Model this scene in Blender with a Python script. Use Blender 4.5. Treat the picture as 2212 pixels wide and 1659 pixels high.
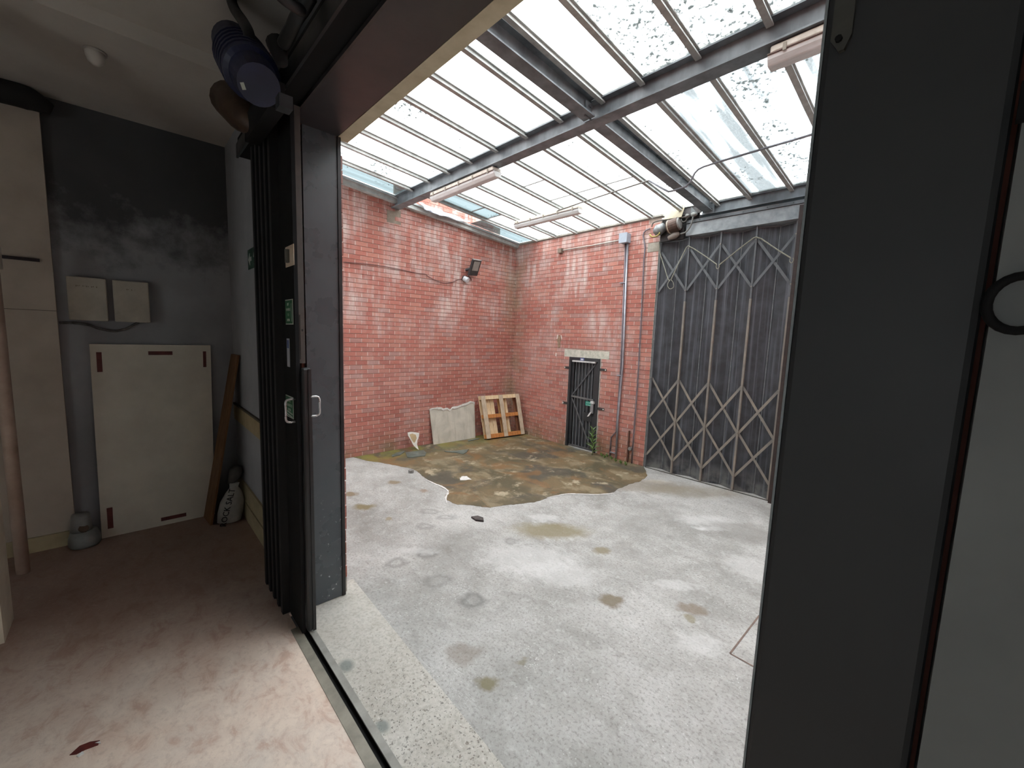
import bpy, math, random
from mathutils import Vector, Matrix
random.seed(7)
for o in list(bpy.data.objects): bpy.data.objects.remove(o)
scn = bpy.context.scene
COL = scn.collection

# ------------------------------------------------------------------ camera
F, YAW, PITCH, ROLL, H = 888.661, 0.8153527, 0.1121516, 0.0347709, 2.292   # focal length in pixels of a 2212 wide frame
CX, CY = 1106.0, 829.5
_f = Vector((-math.sin(YAW)*math.cos(PITCH), math.cos(YAW)*math.cos(PITCH), -math.sin(PITCH)))
_r0 = Vector((math.cos(YAW), math.sin(YAW), 0)); _u0 = _r0.cross(_f)
_r = _r0*math.cos(ROLL) + _u0*math.sin(ROLL)
_u = -_r0*math.sin(ROLL) + _u0*math.cos(ROLL)
cam = bpy.data.cameras.new('camera'); camo = bpy.data.objects.new('camera', cam); COL.objects.link(camo)
cam.sensor_fit = 'HORIZONTAL'; cam.sensor_width = 36.0; cam.lens = F/2212*36.0; cam.clip_start = 0.02
camo.matrix_world = Matrix(((_r.x, _u.x, -_f.x, 0), (_r.y, _u.y, -_f.y, 0), (_r.z, _u.z, -_f.z, H), (0, 0, 0, 1)))
scn.camera = camo
# ------------------------------------------------------------------ sky and exposure
w = bpy.data.worlds.new('world'); scn.world = w; w.use_nodes = True
bg = w.node_tree.nodes['Background']; bg.inputs[0].default_value = (0.93, 0.98, 1.0, 1); bg.inputs[1].default_value = 6.4
scn.view_settings.view_transform = 'Standard'; scn.view_settings.look = 'None'; scn.view_settings.gamma = 1
scn.view_settings.exposure = 0.0; scn.view_settings.use_curve_mapping = False

# ------------------------------------------------------------------ photo pixel -> point on a known plane
EYE = Vector((0, 0, H))
def ray(px, py): return _f + _r*((px-CX)/F) - _u*((py-CY)/F)
def AX(px, py, X): d = ray(px, py); return EYE + d*(X/d.x)
def AY(px, py, Y): d = ray(px, py); return EYE + d*(Y/d.y)
def AZ(px, py, Z=0.0): d = ray(px, py); return EYE + d*((Z-H)/d.z)
def proj(p):
    d = Vector(p)-EYE; z = d.dot(_f)
    if z < 0.05: return None
    return (CX+F*d.dot(_r)/z, CY-F*d.dot(_u)/z)
W, D = 7.344, 6.915            # left yard wall at x=-W, gate wall at y=D
ZR = lambda y: 4.51 + 0.09*(D-y)   # roof glazing plane

# ------------------------------------------------------------------ materials
ALB = .74     # outdoor colours scaled down to balance the strong sky against the hall
def lin(c):
    if isinstance(c, str): c = tuple(int(c[i:i+2], 16)/255 for i in (0, 2, 4))
    return tuple(ALB*((x/12.92) if x <= .04045 else ((x+.055)/1.055)**2.4) for x in c)+(1,)
class NT:
    def __init__(s, name):
        s.m = bpy.data.materials.new(name); s.m.use_nodes = True; s.t = s.m.node_tree; s.n = s.t.nodes; s.l = s.t.links
        s.n.clear(); s.out = s.n.new('ShaderNodeOutputMaterial')
    def new(s, t, **k):
        n = s.n.new('ShaderNode'+t)
        for a, b in k.items(): setattr(n, a, b)
        return n
    def put(s, sock, v):
        if hasattr(v, 'is_linked') or isinstance(v, bpy.types.NodeSocket): s.l.new(v, sock)
        else: sock.default_value = v
    def pos(s, scale=(1, 1, 1)):
        g = s.new('NewGeometry'); mp = s.new('Mapping'); mp.inputs['Scale'].default_value = scale
        s.l.new(g.outputs['Position'], mp.inputs['Vector']); return mp.outputs[0]
    def obj(s, scale=(1, 1, 1)):
        g = s.new('TexCoord'); mp = s.new('Mapping'); mp.inputs['Scale'].default_value = scale
        s.l.new(g.outputs['Object'], mp.inputs['Vector']); return mp.outputs[0]
    def noise(s, vec, scale, detail=4, rough=.55, dist=0):
        n = s.new('TexNoise'); s.l.new(vec, n.inputs['Vector']); n.inputs['Scale'].default_value = scale
        n.inputs['Detail'].default_value = detail; n.inputs['Roughness'].default_value = rough; n.inputs['Distortion'].default_value = dist
        return n.outputs['Fac']
    def rng(s, v, a, b, c=0.0, d=1.0):
        n = s.new('MapRange'); s.put(n.inputs[0], v)
        for i, x in enumerate((a, b, c, d)): n.inputs[i+1].default_value = x
        return n.outputs[0]
    def math(s, op, a, b=0.0):
        n = s.new('Math', operation=op); s.put(n.inputs[0], a); s.put(n.inputs[1], b); return n.outputs[0]
    def mix(s, fac, a, b, mode='MIX'):
        n = s.new('Mix', data_type='RGBA', blend_type=mode); s.put(n.inputs[0], fac); s.put(n.inputs[6], a); s.put(n.inputs[7], b); return n.outputs[2]
    def ramp(s, v, stops):
        n = s.new('ValToRGB'); s.put(n.inputs[0], v); e = n.color_ramp.elements
        while len(e) < len(stops): e.new(.5)
        for x, (p, c) in zip(e, stops): x.position = p; x.color = c
        return n.outputs[0]
    def sep(s, vec):
        n = s.new('SeparateXYZ'); s.l.new(vec, n.inputs[0]); return n.outputs
    def bsdf(s, col, rough=.6, metal=0.0, bump=None, bstr=.3, bdist=.01, spec=.5):
        b = s.new('BsdfPrincipled'); s.put(b.inputs['Base Color'], col); s.put(b.inputs['Roughness'], rough); s.put(b.inputs['Metallic'], metal)
        b.inputs['Specular IOR Level'].default_value = spec
        if bump is not None:
            bp = s.new('Bump'); bp.inputs['Strength'].default_value = bstr; bp.inputs['Distance'].default_value = bdist
            s.l.new(bump, bp.inputs['Height']); s.l.new(bp.outputs[0], b.inputs['Normal'])
        s.l.new(b.outputs[0], s.out.inputs[0]); return s.m
_cache = {}
def M(c1, c2=None, scale=6.0, rough=.6, metal=0.0, bump=.15, stretch=(1, 1, 1), spec=.5, name=None):
    key = (c1, c2, scale, rough, metal, bump, stretch, spec)
    if key in _cache: return _cache[key]
    t = NT(name or 'paint_'+c1); v = t.obj(stretch)
    n = t.noise(v, scale, 5, .6)
    a = lin(c1); b = lin(c2) if c2 else tuple(x*.75 for x in a[:3])+(1,)
    col = t.mix(t.rng(n, .35, .65), a, b)
    m = t.bsdf(col, t.rng(n, .3, .7, max(rough-.08, .02), min(rough+.08, 1)), metal, t.noise(v, scale*6, 3), bump, .004, spec)
    _cache[key] = m; return m

def brick_mat():
    t = NT('red_brick'); p = t.pos(); x, y, z = t.sep(p)
    at = t.new('Attribute', attribute_name='rnd'); r = at.outputs['Fac']
    col = t.ramp(r, [(0, lin('a55f53')), (.3, lin('bd7263')), (.55, lin('b0685b')), (.8, lin('c98877')), (1, lin('98605a'))])
    grain = t.noise(p, 60, 4, .7); col = t.mix(t.rng(grain, .35, .7, 0, .38), col, lin('d2a79b'))
    big = t.noise(p, 1.1, 4, .6); st = t.noise(t.pos((9, 9, 1.3)), 1.0, 4, .65)
    high = t.rng(z, 1.2, 3.2, .15, 1.0)
    bloom = t.math('MULTIPLY', t.math('MULTIPLY', t.rng(big, .43, .62), t.rng(st, .40, .66)), high)
    bloom = t.math('ADD', t.math('MULTIPLY', bloom, .95), t.math('MULTIPLY', t.rng(r, .86, .95), .12))
    col = t.mix(bloom, col, lin('e6dcd6'))
    col = t.mix(t.math('MULTIPLY', t.rng(big, .5, .7), .3), col, lin('cfa9a0'))
    # damp green-brown growth near the ground, tan run-off in the corner of the two walls
    alg = t.math('MULTIPLY', t.rng(z, .62, .02), t.rng(t.noise(p, 1.7, 4), .4, .58))
    col = t.mix(t.math('MULTIPLY', alg, .8), col, lin('857558'))
    cd = t.math('ADD', t.math('ABSOLUTE', t.math('ADD', x, W)), t.math('ABSOLUTE', t.math('SUBTRACT', y, D)))
    cn = t.math('MULTIPLY', t.rng(cd, .5, .08), t.rng(t.noise(t.pos((1, 1, .7)), 2.5, 3), .36, .62))
    col = t.mix(t.math('MULTIPLY', cn, .75), col, lin('a08a70'))
    return t.bsdf(col, .85, 0, t.noise(p, 90, 3), .35, .004, .25)
MBRICK = brick_mat()
MMORT = M('dccbc0', 'c0a99d', 14, .95, 0, .3, spec=.2, name='mortar')
MPOINT = M('f6ebe3', 'd9beb2', 9, .95, 0, .3, spec=.2, name='pale_pointing')
BLACK = M('1d1f21', '2a2c2d', 5, .38, 0, .08, name='black_gloss_paint')
BLACKM = M('131416', '1c1d1e', 5, .85, 0, .1, spec=.25, name='black_matt_paint')
STEEL = M('a8b0b3', '868e92', 7, .5, .0, .12, name='grey_painted_steel')
STEELD = M('43484a', '5b5f60', 9, .55, .25, .12, name='dark_painted_steel')
GALV = M('b3b9be', '8d9398', 20, .35, .8, .1, name='galvanised_steel')
ALU = M('bfc1bd', 'a6a8a4', 12, .5, .0, .08, name='aluminium_bar')
WHITEP = M('d8d4ca', 'b9b3a6', 10, .6, 0, .08, name='white_board_paint')
CREAM = M('cfc3a6', 'b4a68a', 6, .75, 0, .15, name='cream_paint')

# ------------------------------------------------------------------ mesh builders
class MB:
    def __init__(s): s.v = []; s.f = []
    def add(s, vs, fs):
        o = len(s.v); s.v += [Vector(v) for v in vs]; s.f += [tuple(i+o for i in f) for f in fs]; return s
    def box(s, a, b):
        x0, x1 = sorted((a[0], b[0])); y0, y1 = sorted((a[1], b[1])); z0, z1 = sorted((a[2], b[2]))
        return s.add([(x0, y0, z0), (x1, y0, z0), (x1, y1, z0), (x0, y1, z0), (x0, y0, z1), (x1, y0, z1), (x1, y1, z1), (x0, y1, z1)],
                     [(0, 3, 2, 1), (4, 5, 6, 7), (0, 1, 5, 4), (1, 2, 6, 5), (2, 3, 7, 6), (3, 0, 4, 7)])
    def hexa(s, q0, q1):          # two quads
        return s.add(list(q0)+list(q1), [(3, 2, 1, 0), (4, 5, 6, 7), (0, 1, 5, 4), (1, 2, 6, 5), (2, 3, 7, 6), (3, 0, 4, 7)])
    def slab(s, quad, n):         # a quad given thickness along vector n
        n = Vector(n); q = [Vector(x) for x in quad]; return s.hexa(q, [x+n for x in q])
    def bar(s, a, b, wv, tv):     # rectangular bar from a to b, half-widths as vectors
        a, b, wv, tv = map(Vector, (a, b, wv, tv))
        return s.hexa([a-wv-tv, a+wv-tv, a+wv+tv, a-wv+tv], [b-wv-tv, b+wv-tv, b+wv+tv, b-wv+tv])
    def prism(s, poly, ext):      # planar polygon extruded
        ext = Vector(ext); n = len(poly); p = [Vector(q) for q in poly]
        return s.add(p+[q+ext for q in p], [tuple(range(n))[::-1], tuple(range(n, 2*n))]+[(i, (i+1) % n, (i+1) % n+n, i+n) for i in range(n)])
    def tube(s, pts, r, n=8, cap=True):
        pts = [Vector(p) for p in pts]; rs = r if isinstance(r, (list, tuple)) else [r]*len(pts); rings = []; prev = None
        for i, p in enumerate(pts):
            t = (pts[min(i+1, len(pts)-1)]-pts[max(i-1, 0)]).normalized()
            if prev is None: prev = t.orthogonal().normalized()
            prev = (prev-t*prev.dot(t)); prev = prev.normalized() if prev.length > 1e-6 else t.orthogonal().normalized()
            q = t.cross(prev); rings.append([p+(prev*math.cos(2*math.pi*k/n)+q*math.sin(2*math.pi*k/n))*rs[i] for k in range(n)])
        vs = [v for rg in rings for v in rg]; fs = []
        for i in range(len(pts)-1):
            for k in range(n): a = i*n+k; b = i*n+(k+1) % n; fs.append((a, b, b+n, a+n))
        if cap: fs += [tuple(range(n))[::-1], tuple(range((len(pts)-1)*n, len(pts)*n))]
        return s.add(vs, fs)
    def build(s, name, mat, parent=None, smooth=False, kind=None, attr=None, bevel=0):
        xs = [v.x for v in s.v]; ys = [v.y for v in s.v]; zs = [v.z for v in s.v]
        c = Vector(((min(xs)+max(xs))/2, (min(ys)+max(ys))/2, min(zs)))
        me = bpy.data.meshes.new(name); me.from_pydata([tuple(v-c) for v in s.v], [], s.f); me.materials.append(mat)
        if attr is not None:
            a = me.attributes.new('rnd', 'FLOAT', 'FACE'); a.data.foreach_set('value', attr)
        if smooth: me.shade_smooth()
        me.update()
        o = bpy.data.objects.new(name, me); COL.objects.link(o)
        if parent is not None:
            o.parent = parent; o.location = c-wloc(parent)
        else: o.location = c
        if kind: o['kind'] = kind
        if bevel:
            b = o.modifiers.new('bevel', 'BEVEL'); b.width = bevel; b.segments = 2; b.limit_method = 'ANGLE'
        return o
def wloc(o):
    l = o.location.copy()
    while o.parent: o = o.parent; l += o.location
    return l
def smooth_pts(pts, k=6):
    P = [Vector(p) for p in pts]; out = []
    for i in range(len(P)-1):
        a = P[max(i-1, 0)]; b = P[i]; c = P[i+1]; d = P[min(i+2, len(P)-1)]
        for j in range(k):
            t = j/k; out.append(.5*((2*b)+(c-a)*t+(2*a-5*b+4*c-d)*t*t+(3*b-a-3*c+d)*t**3))
    return out+[P[-1]]
def tag(o, label, cat, group=None):
    o['label'] = label; o['category'] = cat
    if group: o['group'] = group
    return o
def thing(name, label, cat, loc, group=None):
    o = bpy.data.objects.new(name, None); COL.objects.link(o); o.location = loc; o.empty_display_size = .1
    return tag(o, label, cat, group)
def struct(o): o['kind'] = 'structure'; return o
def box(name, a, b, mat, parent=None, bevel=0): return MB().box(a, b).build(name, mat, parent, bevel=bevel)
def copy_mesh(o, loc, parent=None, rot=None):
    c = o.copy(); COL.objects.link(c); c.location = loc
    if parent is not None: c.parent = parent; c.location = Vector(loc)-wloc(parent)
    if rot is not None: c.rotation_euler = rot
    return c
def text_mesh(name, body, size, mat, parent, origin, xdir, ydir, depth=.0015, align='CENTER'):
    cu = bpy.data.curves.new('txt', 'FONT'); cu.body = body; cu.size = size; cu.align_x = align; cu.align_y = 'CENTER'; cu.extrude = depth/2
    cu.resolution_u = 2
    o = bpy.data.objects.new('txt', cu); COL.objects.link(o)
    bpy.context.view_layer.update()
    me = bpy.data.meshes.new_from_object(o.evaluated_get(bpy.context.evaluated_depsgraph_get())); bpy.data.objects.remove(o)
    xd = Vector(xdir).normalized(); yd = Vector(ydir).normalized(); zd = xd.cross(yd)
    R = Matrix((xd, yd, zd)).transposed()
    for v in me.vertices: v.co = R @ v.co
    me.materials.clear(); me.materials.append(mat)
    t = bpy.data.objects.new(name, me); COL.objects.link(t)
    if parent is not None: t.parent = parent; t.location = Vector(origin)-wloc(parent)
    else: t.location = origin
    return t

# ------------------------------------------------------------------ ground of the yard
def yard_mat():
    lin = lambda c: tuple(x*.92 for x in globals()['lin'](c)[:3])+(1,)
    t = NT('yard_concrete'); p = t.pos(); x, y, z = t.sep(p)
    n1 = t.noise(p, 1.1, 6, .6, .4); n2 = t.noise(p, 5, 6, .65); n3 = t.noise(p, 45, 4, .7); n4 = t.noise(t.pos((1, 2.2, 1)), 2.4, 5, .6, .8)
    col = t.mix(t.rng(n1, .32, .68), lin('9c9b95'), lin('d4d3ce'))
    col = t.mix(t.math('MULTIPLY', t.rng(n2, .42, .7), .6), col, lin('d3d3d0'))
    col = t.mix(t.math('MULTIPLY', t.rng(n4, .55, .72), .45), col, lin('8d8c86'))
    col = t.mix(t.math('MULTIPLY', t.rng(n3, .5, .7), .7), col, lin('76746d'))
    col = t.mix(t.math('MULTIPLY', t.rng(t.noise(p, 16, 5, .7), .54, .7), .5), col, lin('e6e6e3'))
    col = t.mix(t.math('MULTIPLY', t.rng(t.noise(p, .7, 4, .6, .5), .5, .68), .4), col, lin('86847e'))
    vor = t.new('TexVoronoi'); t.l.new(p, vor.inputs['Vector']); vor.inputs['Scale'].default_value = 38
    dots = t.math('MULTIPLY', t.rng(vor.outputs['Distance'], .22, .12), t.rng(t.noise(p, 3, 3), .5, .62))
    col = t.mix(t.math('MULTIPLY', dots, .75), col, lin('ededea'))
    sc = t.noise(t.pos((3, 14, 1)), 1.6, 3, .5, 2.5); scr = t.math('MULTIPLY', t.rng(t.math('ABSOLUTE', t.math('SUBTRACT', sc, .5)), .012, .003), t.rng(n1, .5, .6))
    col = t.mix(t.math('MULTIPLY', scr, .6), col, lin('efefed'))
    wob = t.new('TexNoise'); t.l.new(p, wob.inputs['Vector']); wob.inputs['Scale'].default_value = 9; wob.inputs['Detail'].default_value = 3
    wv = t.new('VectorMath', operation='MULTIPLY_ADD'); t.l.new(wob.outputs['Color'], wv.inputs[0]); wv.inputs[1].default_value = (.16, .16, 0)
    off = t.new('VectorMath', operation='ADD'); t.l.new(p, off.inputs[0]); off.inputs[1].default_value = (-.08, -.08, 0)
    t.l.new(off.outputs[0], wv.inputs[2])
    n5 = t.noise(t.pos((1, 1.7, 1)), 9, 6, .75, .6)
    S = [  # px, py of the stain, radii in metres along / across the view, colour, strength, ring
        (850, 1042, .13, .10, '8b7a5c', .8, 0), (757, 1067, .13, .10, '8a7656', .8, 0), (785, 1095, .15, .12, '86784e', .85, 0),
        (842, 1121, .06, .05, '9a8a60', .6, 0), (915, 1060, .07, .06, '94795f', .6, 0), (1190, 1146, .55, .24, '8f845f', .75, 0),
        (1300, 1190, .12, .09, '8d815e', .7, 0), (1320, 1298, .13, .11, '80735a', .85, 0), (1495, 1315, .16, .10, '8b7b66', .7, 0),
        (1490, 1335, .07, .05, '8f8560', .6, 0), (1057, 1477, .09, .075, '857d5a', .85, 0), (1000, 1410, .16, .12, '87796a', .5, 0),
        (1130, 1428, .05, .04, '857d5a', .5, 0), (1020, 1297, .15, .12, '83837f', .85, 1), (921, 1195, .14, .11, '8a8a86', .8, 1),
        (855, 1216, .13, .10, '8c8b86', .7, 1), (962, 1118, .14, .1, '8f8f8b', .6, 1), (920, 1136, .14, .1, '8f8f8b', .6, 1), (925, 1105, .16, .1, '8d8d88', .6, 1),
        (1105, 1168, .12, .09, '8d8d88', .6, 1), (945, 1255, .16, .13, '8a8a86', .6, 1),
        (1140, 1205, .6, .34, 'f2f2f0', .38, 0), (1210, 1240, .45, .25, 'eeeeec', .35, 0), (1175, 1118, .22, .13, 'f0f0ee', .4, 0), (1525, 1125, .45, .2, 'eeeeec', .4, 0),
        (1535, 1142, .25, .08, 'f4f4f2', .6, 0), (1460, 1265, .25, .10, 'efefed', .35, 0), (1510, 1390, .2, .13, 'f0f0ee', .4, 0), (1625, 1230, .3, .3, 'f0f0ee', .3, 0),
        (1600, 1010+140, .5, .35, '8f8c86', .5, 0), (1420, 1040, .25, .12, 'dcd6c8', .6, 0), (900, 1190, .3, .08, 'ececea', .35, 0), (1400, 1050, .9, .35, '9a8f7c', .55, 0), (1500, 1062, .9, .3, 'a09681', .45, 0)]
    for px, py, a, b, c, k, ring in S:
        q = AZ(px, py); mp = t.new('Mapping', vector_type='TEXTURE'); t.l.new(wv.outputs[0], mp.inputs['Vector'])
        mp.inputs['Location'].default_value = (q.x, q.y, 0); mp.inputs['Rotation'].default_value = (0, 0, math.radians(47)); mp.inputs['Scale'].default_value = (a, b, 1)
        sx = t.new('Vector' if False else 'VectorMath', operation='LENGTH'); t.l.new(mp.outputs[0], sx.inputs[0])
        f = t.rng(t.math('ADD', sx.outputs['Value'], t.math('MULTIPLY', t.math('SUBTRACT', n2 if c[0] != 'f' and c[0] != 'e' else n5, .5), 1.6 if c[0] in 'fe' else .7)), 1.05, .55)
        if ring: f = t.math('MULTIPLY', f, t.rng(sx.outputs['Value'], .25, .6, .25, 1))
        col = t.mix(t.math('MULTIPLY', f, k), col, lin(c))
    return t.bsdf(col, t.rng(n2, .3, .7, .55, .8), 0, t.math('ADD', n3, n2), .25, .006, .4)
struct(MB().box((-W-.2, 1.36, -.2), (1.9, D+.35, 0)).build('floor_yard', yard_mat()))
def slab_mat():
    lin = lambda c: tuple(x*.92 for x in globals()['lin'](c)[:3])+(1,)
    t = NT('exposed_aggregate'); p = t.pos(); n1 = t.noise(p, 2.2, 5, .6); n2 = t.noise(p, 40, 5, .7)
    col = t.mix(t.rng(n1, .35, .65), lin('d0cbc0'), lin('e3e0d7')); col = t.mix(t.math('MULTIPLY', t.rng(n2, .45, .7), .5), col, lin('8f8b80'))
    x, y, z = t.sep(p); expo = t.rng(x, -3.0, -2.2)
    for sc, c, lo in ((52, '66645f', .64), (36, '857c70', .66), (44, 'efede6', .66), (80, '5b5955', .65)):
        off = t.new('VectorMath', operation='ADD'); t.l.new(p, off.inputs[0]); off.inputs[1].default_value = (sc*.37, sc*.11, 0)
        f = t.rng(t.noise(off.outputs[0], sc, 2, .5), lo, lo+.03)
        col = t.mix(t.math('MULTIPLY', t.math('MULTIPLY', f, expo), .65), col, lin(c))
    for px, py, a in ((748, 1440, .075), (825, 1572, .06)):
        q = AZ(px, py); mp = t.new('Mapping', vector_type='TEXTURE'); t.l.new(p, mp.inputs['Vector']); mp.inputs['Location'].default_value = (q.x, q.y, 0); mp.inputs['Scale'].default_value = (a, a*.8, 1)
        ln = t.new('VectorMath', operation='LENGTH'); t.l.new(mp.outputs[0], ln.inputs[0])
        col = t.mix(t.rng(t.math('ADD', ln.outputs['Value'], t.math('MULTIPLY', n2, .8)), 1.4, .9, 0, .75), col, lin('7f8a86'))
    return t.bsdf(col, .8, 0, n2, .4, .006, .3)
sl = MB(); a0 = AZ(800, 1290); a1 = AZ(1085, 1659)
struct(sl.prism([(-3.6, .952, -.2), (1.9, .952, -.2), (1.9, 1.365, -.2), (a1.x, 1.365, -.2), (-3.6, 1.44, -.2)], (0, 0, .206)).build('floor_threshold', slab_mat()))
def pflat(pts, z): return [(p.x, p.y, z) for p in pts]

# damp stain in the corner
def damp_mat():
    t = NT('damp_algae'); p = t.pos(); n1 = t.noise(p, 1.3, 5, .6, .6); n2 = t.noise(t.pos((1, 1.5, 1)), 1.9, 5, .65, .5); n3 = t.noise(p, 40, 4, .7)
    col = t.mix(t.rng(n1, .42, .58), lin('625d49'), lin('7d6c4f')); col = t.mix(t.rng(n2, .5, .6, 0, .7), col, lin('9c9074'))
    col = t.mix(t.rng(t.noise(p, 1.2, 5), .52, .6, 0, .85), col, lin('55534a')); col = t.mix(t.rng(t.noise(t.pos((1.3, 1, 1)), 2.6, 5, .65), .58, .66, 0, .8), col, lin('bfb498'))
    col = t.mix(t.rng(t.noise(t.pos((1, 1.5, 1)), .9, 5, .6, 1), .53, .6, 0, .7), col, lin('8a6844'))
    x, y, z = t.sep(p); col = t.mix(t.math('MULTIPLY', t.rng(x, -6.5, -7.2), t.rng(n2, .42, .55, 0, .8)), col, lin('8d8a45'))
    col = t.mix(t.rng(n3, .5, .72, 0, .4), col, lin('5b543f'))
    return t.bsdf(col, t.rng(n1, .4, .6, .42, .62), 0, n3, .2, .004, .4)
ol = [(792, 995), (825, 1000), (856, 1006), (880, 1010), (901, 1017), (912, 1028), (923, 1037), (940, 1044), (955, 1051), (968, 1060), (963, 1072), (964, 1080), (982, 1089), (1010, 1091), (1036, 1094), (1060, 1097), (1082, 1093), (1110, 1090), (1136, 1087), (1160, 1084), (1181, 1076), (1200, 1070), (1222, 1067), (1253, 1067), (1290, 1068), (1321, 1065), (1338, 1055), (1360, 1046), (1385, 1039), (1398, 1028), (1396, 1018)]
base = [AZ(*q) for q in ol]
edge = []
for a, b in zip(base, base[1:]):
    for k in range(4):
        q = a.lerp(b, k/4); edge.append(q+Vector((random.uniform(-.012, .012), random.uniform(-.012, .012), 0)))
edge.append(base[-1])
poly = pflat(edge, 0)+[(-3.7, D-.003, 0), (-W+.003, D-.003, 0), (-W+.003, base[0].y+.3, 0), (-W+.003, base[0].y-.1, 0)]
tag(MB().prism(poly, (0, 0, .003)).build('damp_patch', damp_mat()), 'brown and olive damp patch spreading over the concrete from the brick corner', 'stain')
CRUST = M('f0efec', 'd9d8d3', 30, .9, 0, .3, name='salt_crust')
def ribbon(name, pts, w0, label, cat):
    m = MB(); P = smooth_pts(pts, 5); L = []; Rr = []
    for i, p in enumerate(P):
        t = (P[min(i+1, len(P)-1)]-P[max(i-1, 0)]).normalized(); n = Vector((-t.y, t.x, 0)); ww = w0*random.uniform(.3, 1.2)*math.sin(math.pi*min(max((i+.5)/len(P), .04), .96))**.5
        L.append(p+n*ww); Rr.append(p-n*ww)
    vs = [(p.x, p.y, .003) for p in L+Rr]+[(p.x, p.y, .007) for p in L+Rr]; n = len(P); fs = []
    for i in range(n-1): fs += [(i, i+1, n+i+1, n+i), (2*n+i, 3*n+i, 3*n+i+1, 2*n+i+1), (i, 2*n+i, 2*n+i+1, i+1), (n+i, n+i+1, 3*n+i+1, 3*n+i)]
    return tag(m.add(vs, fs).build(name, CRUST), label, cat)
ribbon('salt_crust', [AZ(*q) for q in ((920, 1036), (940, 1046), (955, 1052), (968, 1062), (963, 1075), (965, 1086))], .02, 'white salt line along the left edge of the damp patch', 'crust')
ribbon('salt_crust', [AZ(*q) for q in ((1181, 1076), (1222, 1068), (1253, 1068), (1290, 1069), (1324, 1066))], .016, 'white salt line along the right edge of the damp patch', 'crust')
def blob(name, px, py, r, z, mat, label, cat):
    c = AZ(px, py); m = MB(); n = 14; pl = [(c.x+math.cos(2*math.pi*k/n)*r*random.uniform(.6, 1.2), c.y+math.sin(2*math.pi*k/n)*r*random.uniform(.6, 1.2), 0) for k in range(n)]
    return tag(m.prism([(a, b, .003) for a, b, _ in pl], (0, 0, z)).build(name, mat), label, cat)
blob('paint_spill', 1005, 1034, .1, .005, CRUST, 'white dried splash inside the brown damp patch', 'splash')
# dark scrap lying on the concrete, scribed square at the right, white chips
c = AZ(1034, 1122); sm = MB(); sm.prism([(c.x-.09, c.y-.05, 0.0), (c.x+.02, c.y-.06, 0.0), (c.x+.1, c.y+.0, 0.0), (c.x+.03, c.y+.05, 0), (c.x-.06, c.y+.03, 0)], (0, 0, .022))
tag(sm.build('dry_leaf', M('5b5450', '3f3a38', 20, .8)), 'small dark scrap lying on bare concrete in front of the damp patch', 'scrap')
c = AZ(888, 1021); tag(MB().tube([(c.x, c.y, 0.0), (c.x, c.y, .05)], .045, 14).build('pipe_stub', M('9b9a96', '7a7975', 20, .7)), 'short grey pipe stub set in the concrete left of the damp patch', 'pipe')
gm = MB()
for a, b in (((1640, 1330), (1577, 1412)), ((1577, 1412), (1642, 1448))):
    A, B = AZ(*a), AZ(*b); t = (B-A).normalized(); n = Vector((-t.y, t.x, 0))*.006
    gm.slab([(A-n)+Vector((0, 0, .0005)), (A+n)+Vector((0, 0, .0005)), (B+n)+Vector((0, 0, .0005)), (B-n)+Vector((0, 0, .0005))], (0, 0, .0025))
tag(gm.build('cover_frame', M('8a7468', '6e5f56', 20, .8)), 'rusty outline of a square cover in the concrete beside the right post', 'frame')

# ------------------------------------------------------------------ brick walls
CH, SW, JT = .081, .2167, .010     # course height, stretcher pitch, joint
protos = {}
def brick_proto(axis, wl, var):
    key = (axis, round(wl, 3), var)
    if key in protos: return protos[key]
    rr = random.Random(hash(key) & 0xffff); jit = lambda: rr.uniform(-.0015, .0015)
    hw, dp, h = wl/2, .03, CH-JT
    a, b = ((-dp, -hw, 0), (dp, hw, h)) if axis == 'x' else ((-hw, -dp, 0), (hw, dp, h))
    x0, y0, z0 = a; x1, y1, z1 = b
    vs = [(x0, y0, z0), (x1, y0, z0), (x1, y1, z0), (x0, y1, z0), (x0, y0, z1), (x1, y0, z1), (x1, y1, z1), (x0, y1, z1)]
    vs = [(x+jit(), y+jit(), z+jit()) for x, y, z in vs]
    fs = [(0, 3, 2, 1), (4, 5, 6, 7), (0, 1, 5, 4), (1, 2, 6, 5), (2, 3, 7, 6), (3, 0, 4, 7)]
    me = bpy.data.meshes.new('brick'); me.from_pydata(vs, [], fs); me.materials.append(MBRICK)
    at = me.attributes.new('rnd', 'FLOAT', 'FACE'); at.data.foreach_set('value', [(var+.5)/10]*6)
    protos[key] = me; return me
def in_view(p):
    q = proj(p); return q if q and 742 < q[0] < 1722 and 0 < q[1] < 1659 else None
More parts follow.
